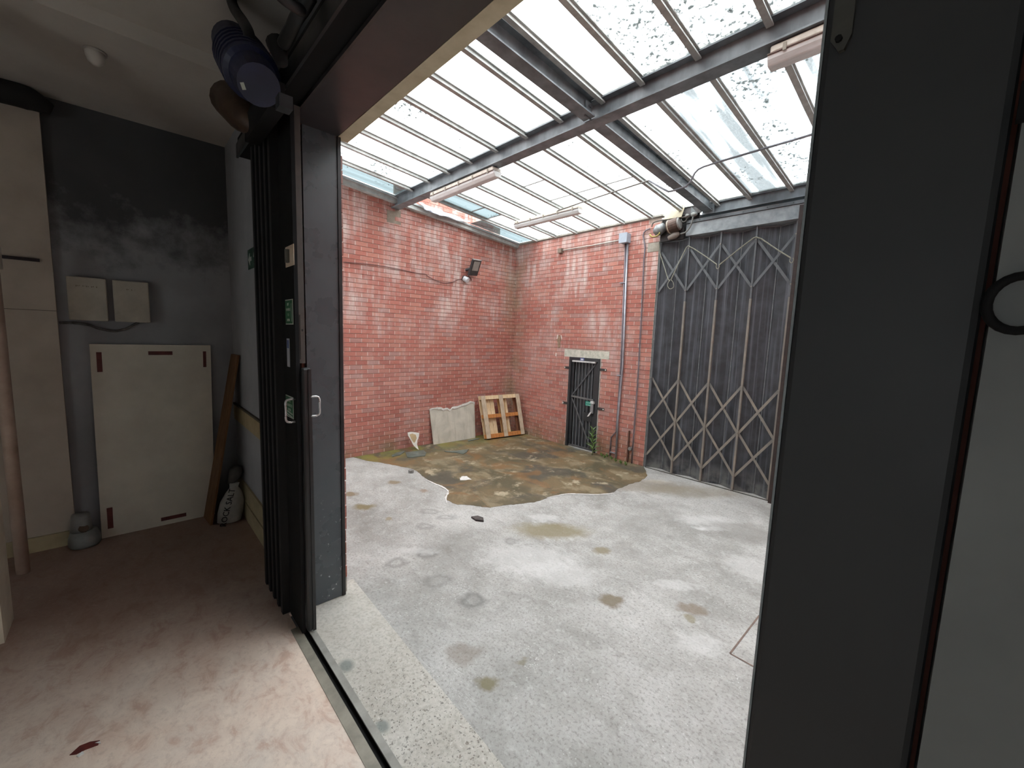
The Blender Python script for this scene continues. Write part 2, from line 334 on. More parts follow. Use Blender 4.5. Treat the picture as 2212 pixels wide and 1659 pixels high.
def lay(wall, axis, face, bricks):
    """bricks: (u, z, length); face: coordinate of the mortar plane, bricks stand 8 mm proud of it."""
    out = []
    for u, z, l in bricks:
        c = Vector((face, u, z)) if axis == 'x' else Vector((u, face, z)); q = in_view(c+Vector((0, 0, CH/2)))
        out.append(((1.0/((c-EYE).length_squared) if q else 0), c, l))
    out.sort(key=lambda e: -e[0])
    sgn = 1 if axis == 'x' else -1
    put = Vector((sgn*(.011-.03), 0, 0)) if axis == 'x' else Vector((0, sgn*(.011-.03), 0))
    for k, (s, c, l) in enumerate(out[:300]):
        me = brick_proto(axis, l, random.randrange(10)); o = bpy.data.objects.new('brick', me); COL.objects.link(o); o.parent = wall
        o.location = c+put+Vector((0, random.uniform(-.0015, .002) if axis == 'y' else 0, 0))-wloc(wall)
    m = MB(); at = []
    for s, c, l in out[300:]:
        p = c+put; hw, h = l/2, CH-JT
        if axis == 'x': m.box((p.x-.03, p.y-hw, p.z), (p.x+.03+random.uniform(-.001, .002), p.y+hw, p.z+h))
        else: m.box((p.x-hw, p.y-.03-random.uniform(-.001, .002), p.z), (p.x+hw, p.y+.03, p.z+h))
        at += [(random.randrange(10)+.5)/10]*6
    if m.v: m.build('brickwork', MBRICK, wall, kind='stuff', attr=at)
    pm = MB()
    for s, c, l in out:
        u = l/2
        if axis == 'x': pm.box((face-.02, c.y+u, c.z), (face+.0095, c.y+u+JT, c.z+CH-JT))
        else: pm.box((c.x+u, face-.0095, c.z), (c.x+u+JT, face+.02, c.z+CH-JT))
    pm.build('pointing', MPOINT, wall, kind='stuff')
def courses(u0, u1, ztop, skip=lambda z: None, stack=None):
    res = []; k = 0; z = 0.0
    while True:
        zz = k*CH+JT/2
        off = (k % 2)*SW/2+random.uniform(-.006, .006); u = u0-off
        any_ = False
        while u < u1:
            a, b = max(u+JT/2, u0), min(u+SW-JT/2, u1)
            if b-a > .03:
                if zz+CH < ztop((a+b)/2):
                    any_ = True; hole = skip(zz)
                    for c_, d_ in ([(a, min(b, hole[0]-JT/2)), (max(a, hole[1]+JT/2), b)] if hole and b > hole[0] and a < hole[1] else [(a, b)]):
                        if d_-c_ > .02: res.append(((c_+d_)/2, zz, round((d_-c_)*100)/100 if abs(d_-c_-(SW-JT)) > .002 else SW-JT))
            u += SW
        k += 1
        if not any_ and k > 60 or k > 75: break
    return res
# left wall
wl = struct(MB().prism([(-W-.25, 1.0, 0), (-W-.25, D+.3, 0), (-W-.25, D+.3, ZR(D+.3)-.03), (-W-.25, 1.0, ZR(1.0)-.03)], (.242, 0, 0)).build('wall_left', MMORT))
pp = MB().prism([(-W-.3, 3.9, ZR(3.9)-.2), (-W-.3, 6.6, ZR(6.6)-.2), (-W-.3, 6.6, ZR(6.6)+.3), (-W-.3, 3.9, ZR(3.9)+.42)], (.045, 0, 0)).build('parapet', MMORT, wl)
for k in range(9):
    for j in range(13):
        y = 3.92+j*SW+(k % 2)*SW/2; zz = 4.55+k*CH
        if y < 6.4 and zz+CH < ZR(y)+.42-.045*(y-3.9): MB().box((-W-.27, y, zz), (-W-.244, y+SW-JT, zz+CH-JT)).build('brick', MBRICK, wl, attr=[(random.randrange(10)+.5)/10]*6)
lay(wl, 'x', -W-.008, courses(1.4, D-.004, lambda u: min(ZR(u)-.06, 5.2)))
# back wall with the doorway; the gate opening lies right of the pier
pd0, pd1, pdz = -5.56, -4.78, 1.93
X0 = -W
wb = MB().box((-W, D+.008, 0), (pd0, D+.3, 4.44)).box((pd1, D+.008, 0), (-3.7, D+.3, 4.44)).box((pd0, D+.008, pdz), (pd1, D+.3, 4.44))
wbk = struct(wb.build('wall_back', MMORT))
PX0 = -3.925
lint = (pd0-.16, pd1+.19, pdz, pdz+.15)
def bskip(z):
    if z+CH > lint[2]+.03 and z < lint[3]-.02: return (lint[0], lint[1])
    if z < pdz-.02: return (pd0-.008, pd1+.008)
B = courses(-W+.004, PX0-.005, lambda u: 4.47, bskip)
for k in range(54):          # pier: one stretcher, then two headers
    zz = k*CH+JT/2
    if 48 <= k <= 49: continue
    if k % 2: B.append((PX0+.1075, zz, SW-JT))
    else: B += [(PX0+.053, zz, .098), (PX0+.161, zz, .098)]
lay(wbk, 'y', D+.008, B)
box('pad_stone', (PX0+.004, D-.002, 48*CH+.005), (PX0+.215, D+.1, 50*CH-.005), M('b9b3a5', '9a9385', 9, .9, 0, .3), wbk)
box('pad_stone', (-W-.1, 3.62, 4.32), (-W+.004, 3.9, 4.58), M('a5998a', '8d8173', 9, .9, 0, .3), wl)
LINT = M('e2e1d2', 'bcbdae', 16, .9, 0, .4, name='concrete_lintel')
box('lintel', (lint[0], D-.004, lint[2]), (lint[1], D+.2, lint[3]), LINT, wbk)
# right and front side of the yard (outside the picture, keep the light in)
def far_brick():
    t = NT('brick_pattern'); g = t.new('NewGeometry'); x, y, z = t.sep(g.outputs['Position']); cb_ = t.new('CombineXYZ'); t.l.new(y, cb_.inputs[0]); t.l.new(z, cb_.inputs[1])
    b = t.new('TexBrick'); t.l.new(cb_.outputs[0], b.inputs['Vector']); b.inputs['Scale'].default_value = 1; b.inputs['Brick Width'].default_value = SW; b.inputs['Row Height'].default_value = CH; b.inputs['Mortar Size'].default_value = .005
    b.inputs['Color1'].default_value = lin('b86a5c'); b.inputs['Color2'].default_value = lin('cc7d6d'); b.inputs['Mortar'].default_value = lin('dccbc0')
    return t.bsdf(b.outputs['Color'], .85, 0, b.outputs['Fac'], -.3, .006, .25)
struct(box('wall_right', (1.7, 1.36, 0), (1.95, D+.3, 5.2), far_brick()))

# ------------------------------------------------------------------ glazed roof
def glass(name, dirt, tint=(1, 1, 1, 1), streak=0, seed=0):
    t = NT(name); p = t.pos(); tr = t.new('BsdfTransparent'); tr.inputs[0].default_value = tint
    gl = t.new('BsdfGlossy'); gl.inputs['Roughness'].default_value = .05
    m1 = t.new('MixShader'); m1.inputs[0].default_value = .05; t.l.new(tr.outputs[0], m1.inputs[1]); t.l.new(gl.outputs[0], m1.inputs[2])
    df = t.new('BsdfDiffuse'); df.inputs[0].default_value = lin('6f7a76'); tl = t.new('BsdfTranslucent'); tl.inputs[0].default_value = (.09, .10, .10, 1)
    ad = t.new('AddShader'); t.l.new(df.outputs[0], ad.inputs[0]); t.l.new(tl.outputs[0], ad.inputs[1])
    off = t.new('VectorMath', operation='ADD'); t.l.new(p, off.inputs[0]); off.inputs[1].default_value = (seed*3.1, seed*1.7, 0)
    v = off.outputs[0]; a = t.noise(v, 21, 5, .75); b = t.noise(v, 1.6, 3, .5)
    f = t.math('MULTIPLY', t.rng(a, .53, .57), t.rng(b, .62-dirt*.22, .70-dirt*.2))
    vo = t.new('TexVoronoi'); t.l.new(v, vo.inputs['Vector']); vo.inputs['Scale'].default_value = 11
    wh = t.new('TexWhiteNoise'); t.l.new(vo.outputs['Position'], wh.inputs['Vector'])
    sp = t.math('MULTIPLY', t.rng(vo.outputs['Distance'], .16, .1), t.math('GREATER_THAN', wh.outputs['Value'], .95-.35*dirt))
    f = t.math('MAXIMUM', f, sp)
    if streak:
        mp = t.new('Mapping'); t.l.new(v, mp.inputs['Vector']); mp.inputs['Scale'].default_value = (5.5, .35, 1)
        s1 = t.noise(mp.outputs[0], 1.0, 3, .5); g = t.noise(v, 70, 3, .8)
        f = t.math('MAXIMUM', f, t.math('MULTIPLY', t.math('MULTIPLY', t.rng(s1, .40, .56), t.rng(g, .3, .6, .8, 1)), streak))
    m2 = t.new('MixShader'); t.l.new(t.math('MULTIPLY', f, .96), m2.inputs[0]); t.l.new(m1.outputs[0], m2.inputs[1]); t.l.new(ad.outputs[0], m2.inputs[2])
    t.l.new(m2.outputs[0], t.out.inputs[0]); return t.m
G_CLEAN = glass('clean_wired_glass', .0); G_SPOT = glass('lichen_spotted_glass', 1.25, seed=2); G_STREAK = glass('streaked_glass', .35, (.96, .98, 1, 1), .8, 5); G_MID = glass('slightly_dirty_glass', .45, seed=9)
G_BLUE = glass('blue_tinted_sheet', .2, (.355, .395, .405, 1), .2, 3)
roof = thing('ceiling_yard', 'glazed lean-to roof over the yard with aluminium bars', 'roof', (-3, 4, 4.4)); struct(roof)
barX = [-6.655+.5575*k for k in range(7)]+[-2.75, -2.3, -1.77, -1.225, -.68, -.13, .42, .97]
edgesX = [-7.22]+barX+[1.7]
YA, YB, YC, YD = 1.42, 3.80, 5.42, D-.02
def panez(y): return ZR(y)
for i in range(len(edgesX)-1):
    xa, xb = edgesX[i]+.004, edgesX[i+1]-.004
    for j, (ya, yb) in enumerate(((YA, YB-.02), (YB+.02, YC), (YC+.01, YD))):
        near = j == 0
        if i == 0: g = G_BLUE
        elif i < 7: g = G_CLEAN if (i+j) % 4 else G_MID
        elif i < 9: g = G_CLEAN if near else G_MID
        else: g = G_SPOT if near else (G_STREAK if i in (9, 10, 11) else G_SPOT)
        if i == 1: g = G_MID if near else (G_BLUE if j == 1 else G_CLEAN)
        if i == 6 and not near: g = G_MID
        if i == 0 and j == 1: continue          # the lost sheet beside the beam
        m = MB().hexa([(xa, ya, panez(ya)), (xb, ya, panez(ya)), (xb, yb, panez(yb)), (xa, yb, panez(yb))],
                      [(xa, ya, panez(ya)+.006), (xb, ya, panez(ya)+.006), (xb, yb, panez(yb)+.006), (xa, yb, panez(yb)+.006)])
        m.build('pane', g, roof)
for x in barX:
    for ya, yb in ((YA, YB-.05), (YB+.05, YD)):
        m = MB(); za, zb = panez(ya), panez(yb)
        for hw, z0, z1 in ((.011, -.05, .012), (.03, -.014, -.002), (.026, -.06, -.046)):
            m.hexa([(x-hw, ya, za+z0), (x+hw, ya, za+z0), (x+hw, yb, zb+z0), (x-hw, yb, zb+z0)], [(x-hw, ya, za+z1), (x+hw, ya, za+z1), (x+hw, yb, zb+z1), (x-hw, yb, zb+z1)])
        m.build('glazing_bar', ALU, roof)
for y, xs in ((4.78, [(-5.0985, -4.5)]), (YC, [(-6.655, -6.0975), (-5.0985, -4.425), (-4.425, -3.31)]), (5.0, [(-6.655, -6.1)])):
    for xa, xb in xs: box('lap_strip', (xa, y-.012, panez(y)-.014), (xb, y+.012, panez(y)-.002), ALU, roof)
box('cill', (-W+.02, D-.05, 4.468), (-3.66, D+.1, 4.5), M('b9b6ac', '9d9a90', 9, .8), roof)
m = MB(); m.hexa([(-W, YA, panez(YA)-.12), (-W+.1, YA, panez(YA)-.12), (-W+.1, D-.03, panez(D)-.12), (-W, D-.03, panez(D)-.12)], [(-W, YA, panez(YA)-.02), (-W+.1, YA, panez(YA)-.02), (-W+.1, D-.03, panez(D)-.02), (-W, D-.03, panez(D)-.02)])
m.build('gutter', M('cfd1cd', 'b0b3ae', 9, .7), roof)
m = MB(); m.hexa([(-W+.1, YA, panez(YA)-.045), (-W+.135, YA, panez(YA)-.045), (-W+.135, D-.03, panez(D)-.045), (-W+.1, D-.03, panez(D)-.045)], [(-W+.1, YA, panez(YA)-.01), (-W+.135, YA, panez(YA)-.01), (-W+.135, D-.03, panez(D)-.01), (-W+.1, D-.03, panez(D)-.01)])
m.build('gutter_lip', M('c4c8c6', 'a9aeac', 9, .6), roof)

# steel beams
def isec(w_, d_, tf, tw):
    h = w_/2; t = tw/2
    return [(-h, 0), (h, 0), (h, tf), (t, tf), (t, d_-tf), (h, d_-tf), (h, d_), (-h, d_), (-h, d_-tf), (-t, d_-tf), (-t, tf), (-h, tf)]
def ibeam(name, P0, P1, u, v, w_, d_, mat, parent, tf=.014, tw=.012):
    P0, P1, u, v = map(Vector, (P0, P1, u, v)); return MB().prism([P0+u*a+v*b for a, b in isec(w_, d_, tf, tw)], P1-P0).build(name, mat, parent)
BEAM = M('868f94', '636b70', 5, .42, .0, .1, (1, 1, .4), name='beam_grey_paint')
rb = thing('steel_beam', 'long grey steel roof beam running across the yard from the left brick wall', 'beam', (-3, 3.78, 4.585))
ibeam('web_and_flanges', (-W-.06, 3.78, 4.585), (1.7, 3.78, 4.585), (0, 1, 0), (0, 0, 1), .165, .20, BEAM, rb)
box('sill_plate', (-W+.05, 3.73, 4.787), (1.7, 3.87, 4.80), ALU, rb)
box('sill_upstand', (-W+.05, 3.725, 4.787), (1.7, 3.735, 4.822), ALU, rb)
rb2 = thing('steel_beam', 'grey steel roof beam sloping from the doorway wall down to the gate', 'beam', (-2.88, 4, 4.37))
zb2 = lambda y: 4.372+.0745*(D-y)
for nm, ya, yb in (('near_length', 1.38, 3.70), ('far_length', 3.86, D-.06)):
    ibeam(nm, (-2.88, ya, zb2(ya)), (-2.88, yb, zb2(yb)), (1, 0, 0), (0, 0, 1), .145, .19, BEAM, rb2)
box('end_plate', (-2.96, D-.07, 4.35), (-2.79, D-.055, 4.56), BEAM, rb2)
for z in (4.41, 4.5): MB().tube([(-2.83, D-.085, z), (-2.83, D-.07, z)], .013, 6).build('bolt', STEELD, rb2)
for z in (4.64, 4.72):
    for y in (3.69, 3.66): MB().tube([(-2.868, y, z), (-2.85, y, z)], .014, 6).build('bolt', GALV, rb2)
box('cleat', (-2.872, 3.6, 4.6), (-2.86, 3.71, 4.76), BEAM, rb2)
rb3 = thing('steel_beam', 'grey steel beam spanning above the concertina gate', 'beam', (-1, D, 4.36))
ibeam('web_and_flanges', (-3.0, D, 4.345), (1.7, D, 4.345), (0, 1, 0), (0, 0, 1), .13, .17, BEAM, rb3)
box('sill_plate', (-3.55, D-.075, 4.517), (1.7, D+.06, 4.535), ALU, rb3)
box('fascia', (-3.58, D-.05, 4.40), (-3.0, D-.02, 4.515), M('6e6a6c', '55524f', 6, .7), rb3)

# ------------------------------------------------------------------ doorway wall, hall shell
ALB = 1.0      # indoor paint
HW = -6.12
GREYW = M('aaacae', '9a9c9e', 1.4, .8, 0, .08, name='grey_emulsion')
def shaded_wall():
    t = NT('grey_emulsion_shaded_top'); p = t.pos(); x, y, z = t.sep(p); n = t.noise(p, 1.2, 5, .6); n2 = t.noise(p, 3.5, 5, .65)
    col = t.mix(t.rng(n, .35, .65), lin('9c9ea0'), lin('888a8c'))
    f = t.rng(t.math('ADD', z, t.math('MULTIPLY', t.math('SUBTRACT', n2, .5), 1.6)), 2.9, 3.5, 0, .8); col = t.mix(f, col, lin('2b2c2d'))  # shade put into the colour: wall darkens upwards with blotchy edges
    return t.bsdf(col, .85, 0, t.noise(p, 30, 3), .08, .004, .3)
DARKW = shaded_wall()
CEIL = M('cdc8bf', 'bdb8af', 1.0, .9, 0, .05, name='ceiling_paint')
MWALL = M('8a5a50', 'a0685c', 3, .9)
fw = MB().box((HW-.3, 1.0, -.0), (-3.465, 1.32, 5.6)).box((-.19, 1.0, 0), (2.2, 1.32, 5.6)).box((-3.46, 1.0, 3.80), (-.19, 1.32, 5.6))
fwall = struct(fw.build('wall_front', MWALL))
box('plaster_face', (HW, .975, 0), (-3.9, .9999, 4.5), GREYW, fwall)
box('plaster_face', (-3.9, .975, 3.96), (2.2, .9999, 4.7), DARKW, fwall)
# jamb lining, soffit lining, cream lintel
def scuff_mat():
    t = NT('scuffed_black_paint'); p = t.pos(); x, y, z = t.sep(p); n = t.noise(p, 4, 4); g = t.noise(p, 26, 4, .7)
    col = t.mix(t.rng(n, .35, .65), lin('444b4f'), lin('4a5054'))
    f = t.math('MULTIPLY', t.rng(g, .64, .68), t.rng(z, 1.0, .1)); col = t.mix(f, col, lin('c9cfd0'))
    return t.bsdf(col, t.rng(n, .3, .7, .22, .36), 0, t.noise(t.pos((8, 8, 1)), 20, 3), .06, .003)
JAMB = scuff_mat()
trim = struct(box('trim_1', (-3.462, 1.02, 0.012), (-3.41, 1.278, 3.785), JAMB)); trim['label'] = 'black painted lining of the left door jamb'
box('edge_strip', (-3.415, 1.27, .012), (-3.40, 1.296, 3.78), BLACK, trim)
struct(box('trim_2', (-3.41, .955, 3.785), (-.19, 1.278, 3.80), M('3a3536', '2e2c2e', 2, .35, 0, .05)))
CR2 = M('c9bfa4', 'b5aa8f', 5, .8, 0, .2, name='cream_render')
struct(box('trim_3', (-3.46, 1.279, 3.783), (-.19, 1.372, 3.99), CR2))
# bricks on edge that close the reveal
rv = box('backing', (-3.6, 1.30, 0.008), (-3.464, 1.318, 3.78), MMORT, fwall)
rp = None
for k in range(34):
    z = .145+k*.1105
    if z > 3.68: break
    b0 = -3.449+random.uniform(-.006, .005)
    o = MB().box((-3.55, 1.298, z), (b0, 1.324+random.uniform(-.003, .003), z+.097)).build('brick', MBRICK, fwall, attr=[(random.choice((0, 0, 4, 9))+.5)/10]*6)
box('plinth', (-3.56, 1.297, 0.007), (-3.448, 1.325, .14), M('b5afa6', '98928a', 20, .9, 0, .3), fwall)
# hall floor
def hall_mat():
    t = NT('painted_hall_floor'); p = t.pos(); n1 = t.noise(p, 1.1, 5, .6, .8); n2 = t.noise(t.pos((1, 1.6, 1)), 5, 5, .65, .6); n3 = t.noise(p, 50, 3, .7)
    col = t.mix(t.rng(n1, .35, .65), lin('d8c2b1'), lin('cfc3b7')); col = t.mix(t.rng(n2, .5, .62, 0, .6), col, lin('e0d0c0')); col = t.mix(t.rng(n2, .48, .36, 0, .6), col, lin('b3917f')); col = t.mix(t.rng(t.noise(p, 26, 4, .7), .5, .7, 0, .4), col, lin('a8948a'))
    x, y, z = t.sep(p); far = t.rng(t.math('ADD', x, t.math('MULTIPLY', n1, 1.6)), -2.2, -3.6, 0, .72); col = t.mix(far, col, t.mix(n2, lin('6d4a40'), lin('85685b')))  # shade mixed into the red-brown paint, floor darkens towards the hall end
    rd = t.math('ABSOLUTE', t.math('SUBTRACT', t.noise(t.pos((1, 1.3, 1)), 7, 5, .6, 1.5), .5)); col = t.mix(t.rng(rd, .012, .002, 0, .12), col, lin('dccfc1'))
    return t.bsdf(col, t.rng(n2, .3, .7, .4, .6), 0, t.math('ADD', n2, t.math('MULTIPLY', n3, .3)), .25, .008, .4)
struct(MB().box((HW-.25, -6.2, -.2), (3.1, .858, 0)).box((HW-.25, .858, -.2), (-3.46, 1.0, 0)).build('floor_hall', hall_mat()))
MST = M('8f8a7d', '7a766b', 8, .55, .2, .1, name='threshold_strip')
th = thing('door_track', 'recessed black floor track between two grey metal strips in the doorway', 'track', (-1.5, .9, -.06))
box('channel', (-3.46, .858, -.2), (1.9, .952, -.03), M('050505', '0a0a0a', 6, .8), th)
box('inner_strip', (-3.25, .815, -.004), (1.9, .878, .003), MST, th)
box('outer_strip', (-3.25, .914, -.004), (1.9, .957, .007), M('97968f', '83827c', 8, .6, .2, .1), th)
# rest of the hall
struct(box('wall_hall_end', (HW-.2, -6.2, 0), (HW, .9749, 4.7), DARKW))
WX0, WX1, WZ0, WZ1 = -1.3, 1.1, .9, 2.3  # unseen window opening, added behind the camera to brighten the hall
struct(MB().box((HW-.2, -6.4, 0), (WX0, -6.2, 4.8)).box((WX1, -6.4, 0), (3.1, -6.2, 4.8)).box((WX0, -6.4, 0), (WX1, -6.2, WZ0)).box((WX0, -6.4, WZ1), (WX1, -6.2, 4.8)).build('wall_hall_back', DARKW))
wn = struct(box('fill_window', (WX0, -6.33, WZ0), (WX1, -6.27, WZ0+.06), M('c9c6bd', 'b9b6ad', 5, .5))); wn['label'] = 'window added in the unseen wall behind the camera to light the hall'
for a, b in (((WX0, -6.33, WZ1-.06), (WX1, -6.27, WZ1)), ((WX0, -6.33, WZ0+.06), (WX0+.06, -6.27, WZ1-.06)), ((WX1-.06, -6.33, WZ0+.06), (WX1, -6.27, WZ1-.06)), ((-.13, -6.33, WZ0+.06), (-.07, -6.27, WZ1-.06))): box('fill_window_frame', a, b, M('c9c6bd', 'b9b6ad', 5, .5), wn)
for xa, xb in ((WX0+.06, -.13), (-.07, WX1-.06)): box('pane', (xa, -6.303, WZ0+.06), (xb, -6.297, WZ1-.06), G_CLEAN, wn)  # panes of the added fill window
struct(box('wall_hall_right', (3.0, -6.2, 0), (3.2, .975, 4.8), DARKW))
ce = MB().box((HW, -6.2, 4.405), (-4.42, .975, 4.8)).box((-4.42, -6.2, 4.52), (3.0, .975, 4.8))
ceil = struct(ce.build('ceiling', CEIL))
# skirting and dado on the wall beside the door
SKC = M('b6aa87', '9e9374', 4, .7, 0, .1, name='cream_gloss')
bs = struct(box('baseboard_front', (-6.11, .957, 0), (-4.1, .9745, .20), SKC)); box('upper_board', (-6.11, .963, .215), (-4.1, .974, .42), SKC, bs); box('cap', (-6.11, .955, .42), (-4.1, .974, .445), SKC, bs)
dr = struct(box('trim_4', (-6.11, .958, 1.16), (-3.95, .974, 1.34), M('bfae86', 'a89872', 4, .7, 0, .1))); box('dark_bead', (-6.11, .95, 1.345), (-3.95, .974, 1.365), M('5f574a', '4c463c', 6, .7), dr)  # darker bead along the top of the dado
# boxed column with skirting
PART = M('b9afa0', 'aaa092', 2, .85, 0, .06, name='pale_partition_paint')
colm = struct(box('wall_hall_pier', (HW, -1.05, 0), (HW+.06, -.478, 4.25), PART)); colm['label'] = 'pale boxed pier beside the shaded grey wall'
box('skirting', (HW+.06, -1.05, 0), (HW+.085, -.462, .15), SKC, colm)
box('joint', (HW+.0595, -1.05, 2.395), (HW+.0605, -.478, 2.4), M('5a5248', '4a443c', 6, .8), colm)
cp = struct(box('wall_hall_partition', (-4.75, -.88, 0), (-4.405, -.74, 4.40), M('cfc8b4', 'b6af9d', 3, .8, 0, .05)))
mm = MB(); P0 = AX(-20, 190, HW+.13); P1 = AX(60, 212, HW+.13); P2 = AX(112, 238, HW+.1)
mm.tube(smooth_pts([P0+Vector((0, -.3, .0)), P0, P1, P2], 5), [.10]*11+[.09, .08, .07, .06, .05], 12)
tag(mm.build('flexible_duct', M('0c0c0d', '151516', 6, .8), smooth=True), 'black lagged pipe bent along the top of the pale pier', 'pipe')
# vertical pipe and its bracket bar
vp = thing('service_pipe', 'cream vertical pipe standing before the pale pier at the far left', 'pipe', (-5.6, -.79, 0))
MB().tube([(-5.6, -.79, 0.0), (-5.6, -.79, 2.78)], .045, 12).build('pipe', M('c9b5a4', 'a8917f', 3, .55), vp, smooth=True)
MB().tube([(-5.6, -.79, 2.72), (-5.6, -.79, 2.9)], .062, 12).build('coupling', M('cfc9bd', 'a9a398', 9, .6), vp, smooth=True)
q = AX(85, 563, HW+.075); tag(box('bracket_bar', (HW+.06, q.y-.42, q.z-.012), (HW+.09, q.y, q.z+.016), M('2b2126', '1d1619', 9, .7)), 'thin dark bar fixed across the pale pier', 'bar')
# fuse boxes
def fuse(y0, y1, label, txt):
    t = thing('fuse_box', label, 'box', (HW, (y0+y1)/2, 2.316), 'white electrical boxes on the dark wall')
    box('cover', (HW, y0, 2.316), (HW+.11, y1, 2.745), M('bdb8a9', 'a9a496', 5, .5), t, bevel=.008)
    for k in range(len(txt)):
        if txt[k] == 'x': box('faded_mark', (HW+.1105, (y0+y1)/2-len(txt)*.006+k*.012, 2.648+.004*(k % 3)), (HW+.1115, (y0+y1)/2-len(txt)*.006+k*.012+.008, 2.662-.003*(k % 2)), M('8b8371', '776f5c', 9, .7), t)
    return t
fuse(-.394, -.113, 'white electrical box nearest the pale pier, with a wide faded marking', 'xxx xxxx xx x'); fuse(-.067, .215, 'white electrical box right of the other, with a short faded marking', 'xx x x')
pts = [AX(*q, HW+.03) for q in ((128, 697), (165, 698), (192, 702), (215, 710), (245, 715), (270, 711), (290, 701), (300, 696))]
tag(MB().tube(smooth_pts(pts, 5), .012, 8).build('cable', M('6f6c68', '3f3d3b', 12, .6), smooth=True), 'grey cable looping below the two electrical boxes', 'cable')
# white board leaning with red tape
wbT = thing('white_board', 'large white board with dark red tape leaning on the dark wall', 'board', (HW+.1, .22, 0))
TL = Vector((HW+.02, -.272, 2.075)); TR = Vector((HW+.02, .745, 2.075)); BLc = Vector((HW+.10, -.29, 0.004)); BRc = Vector((HW+.10, .70, 0.004))
nb = (TL-BLc).cross(BRc-BLc).normalized(); nb = nb if nb.x > 0 else -nb
MB().slab([BLc, BRc, TR, TL], nb*.018).build('panel', M('d7d2c3', 'c7c2b4', 2, .6, 0, .04), wbT)
TAPE = M('6a2f2c', '4b2220', 9, .6)
def onboard(u, v): return BLc.lerp(BRc, u).lerp(TL.lerp(TR, u), v)+nb*.0185
for (u0, v0, u1, v1) in ((.045, .86, .085, .96), (.445, .945, .65, .965), (.925, .875, .955, .965), (.05, .045, .095, .155), (.49, .025, .72, .045)):
    MB().slab([onboard(u0, v0), onboard(u1, v0), onboard(u1, v1), onboard(u0, v1)], nb*.002).build('tape', TAPE, wbT)
# plank leaning in the corner
pk = MB(); pq = [Vector((-5.99, .585, .004)), Vector((-5.67, .612, .004)), Vector((-5.66, .945, 1.975)), Vector((-5.98, .93, 1.975))]
pk.slab(pq, (0, .022, .004))
tag(pk.build('plank', M('7d5a3a', '6a4a2e', 5, .7, 0, .15, (6, 6, .6))), 'brown plank leaning upright in the dark hall corner', 'plank')
# salt bag
def bag():
    c = Vector((-5.66, .80, 0)); t = thing('salt_bag', 'white printed bag of salt slumped in the dark hall corner', 'bag', c)
    m = MB(); rings = [(0, .05, .07), (.02, .09, .12), (.12, .10, .13), (.25, .09, .12), (.36, .06, .08), (.42, .03, .045), (.47, .035, .05)]
    vs = []; n = 16
    for z, rx, ry in rings:
        for k in range(n):
            a = 2*math.pi*k/n; f = 1+.06*math.sin(3*a+z*9); vs.append((c.x+rx*f*math.cos(a)+z*.05, c.y+ry*f*math.sin(a)+z*.12, z+.002))
    fs = [(i*n+k, i*n+(k+1) % n, (i+1)*n+(k+1) % n, (i+1)*n+k) for i in range(len(rings)-1) for k in range(n)]+[tuple(range(n))[::-1], tuple(range((len(rings)-1)*n, len(rings)*n))]
    m.add(vs, fs).build('sack', M('b8b7b2', '9c9b97', 6, .6), t, smooth=True)
    text_mesh('lettering', 'ROCK SALT', .085, BLACKM, t, (-5.545, .77, .22), (.02, .25, 1), (-.1, -1, .25), .003)
    m2 = MB(); m2.tube([(c.x-.03, c.y+.02, .45), (c.x-.03, c.y+.06, .52), (c.x-.03, c.y+.09, .6), (c.x-.03, c.y+.11, .66)], [.03, .06, .075, .04], 10)
    m2.build('gathered_neck', M('55534f', '454340', 12, .7), t, smooth=True)
bag()
# grey foam roll on the floor by the board
fr = thing('tape_roll', 'translucent grey roll of sheet standing at the foot of the pale pier', 'roll', (-5.94, -.41, 0))
MB().tube([(-5.94, -.41, .003), (-5.94, -.41, .03), (-5.94, -.41, .1), (-5.94, -.41, .16)], [.11, .125, .12, .1], 18).build('roll', M('8f9492', '777c7a', 6, .4), fr, smooth=True)
MB().tube([(-5.96, -.43, .15), (-5.955, -.43, .24), (-5.95, -.425, .33)], [.085, .08, .07], 16).build('loose_end', M('a3a6a3', '8b8e8b', 6, .4), fr, smooth=True)
MB().tube([(-5.875, -.41, .2), (-5.865, -.405, .21)], .04, 12).build('core', M('6f5f50', '5a4d40', 6, .7), fr)
# ceiling lamp dome
q = AZ(205, 112, 4.4); lt = thing('ceiling_dome', 'pale round fitting on the hall ceiling', 'fitting', (q.x, q.y, 4.3))
MB().tube([(q.x, q.y, 4.30), (q.x, q.y, 4.32), (q.x, q.y, 4.36), (q.x, q.y, 4.405)], [.02, .045, .058, .062], 18).build('dome', M('d2cdc4', 'bdb8af', 6, .5), lt, smooth=True)
MB().tube([(q.x, q.y, 4.39), (q.x, q.y, 4.406)], .07, 18).build('rim', M('b5b0a7', 'a19c94', 6, .5), lt, smooth=True)
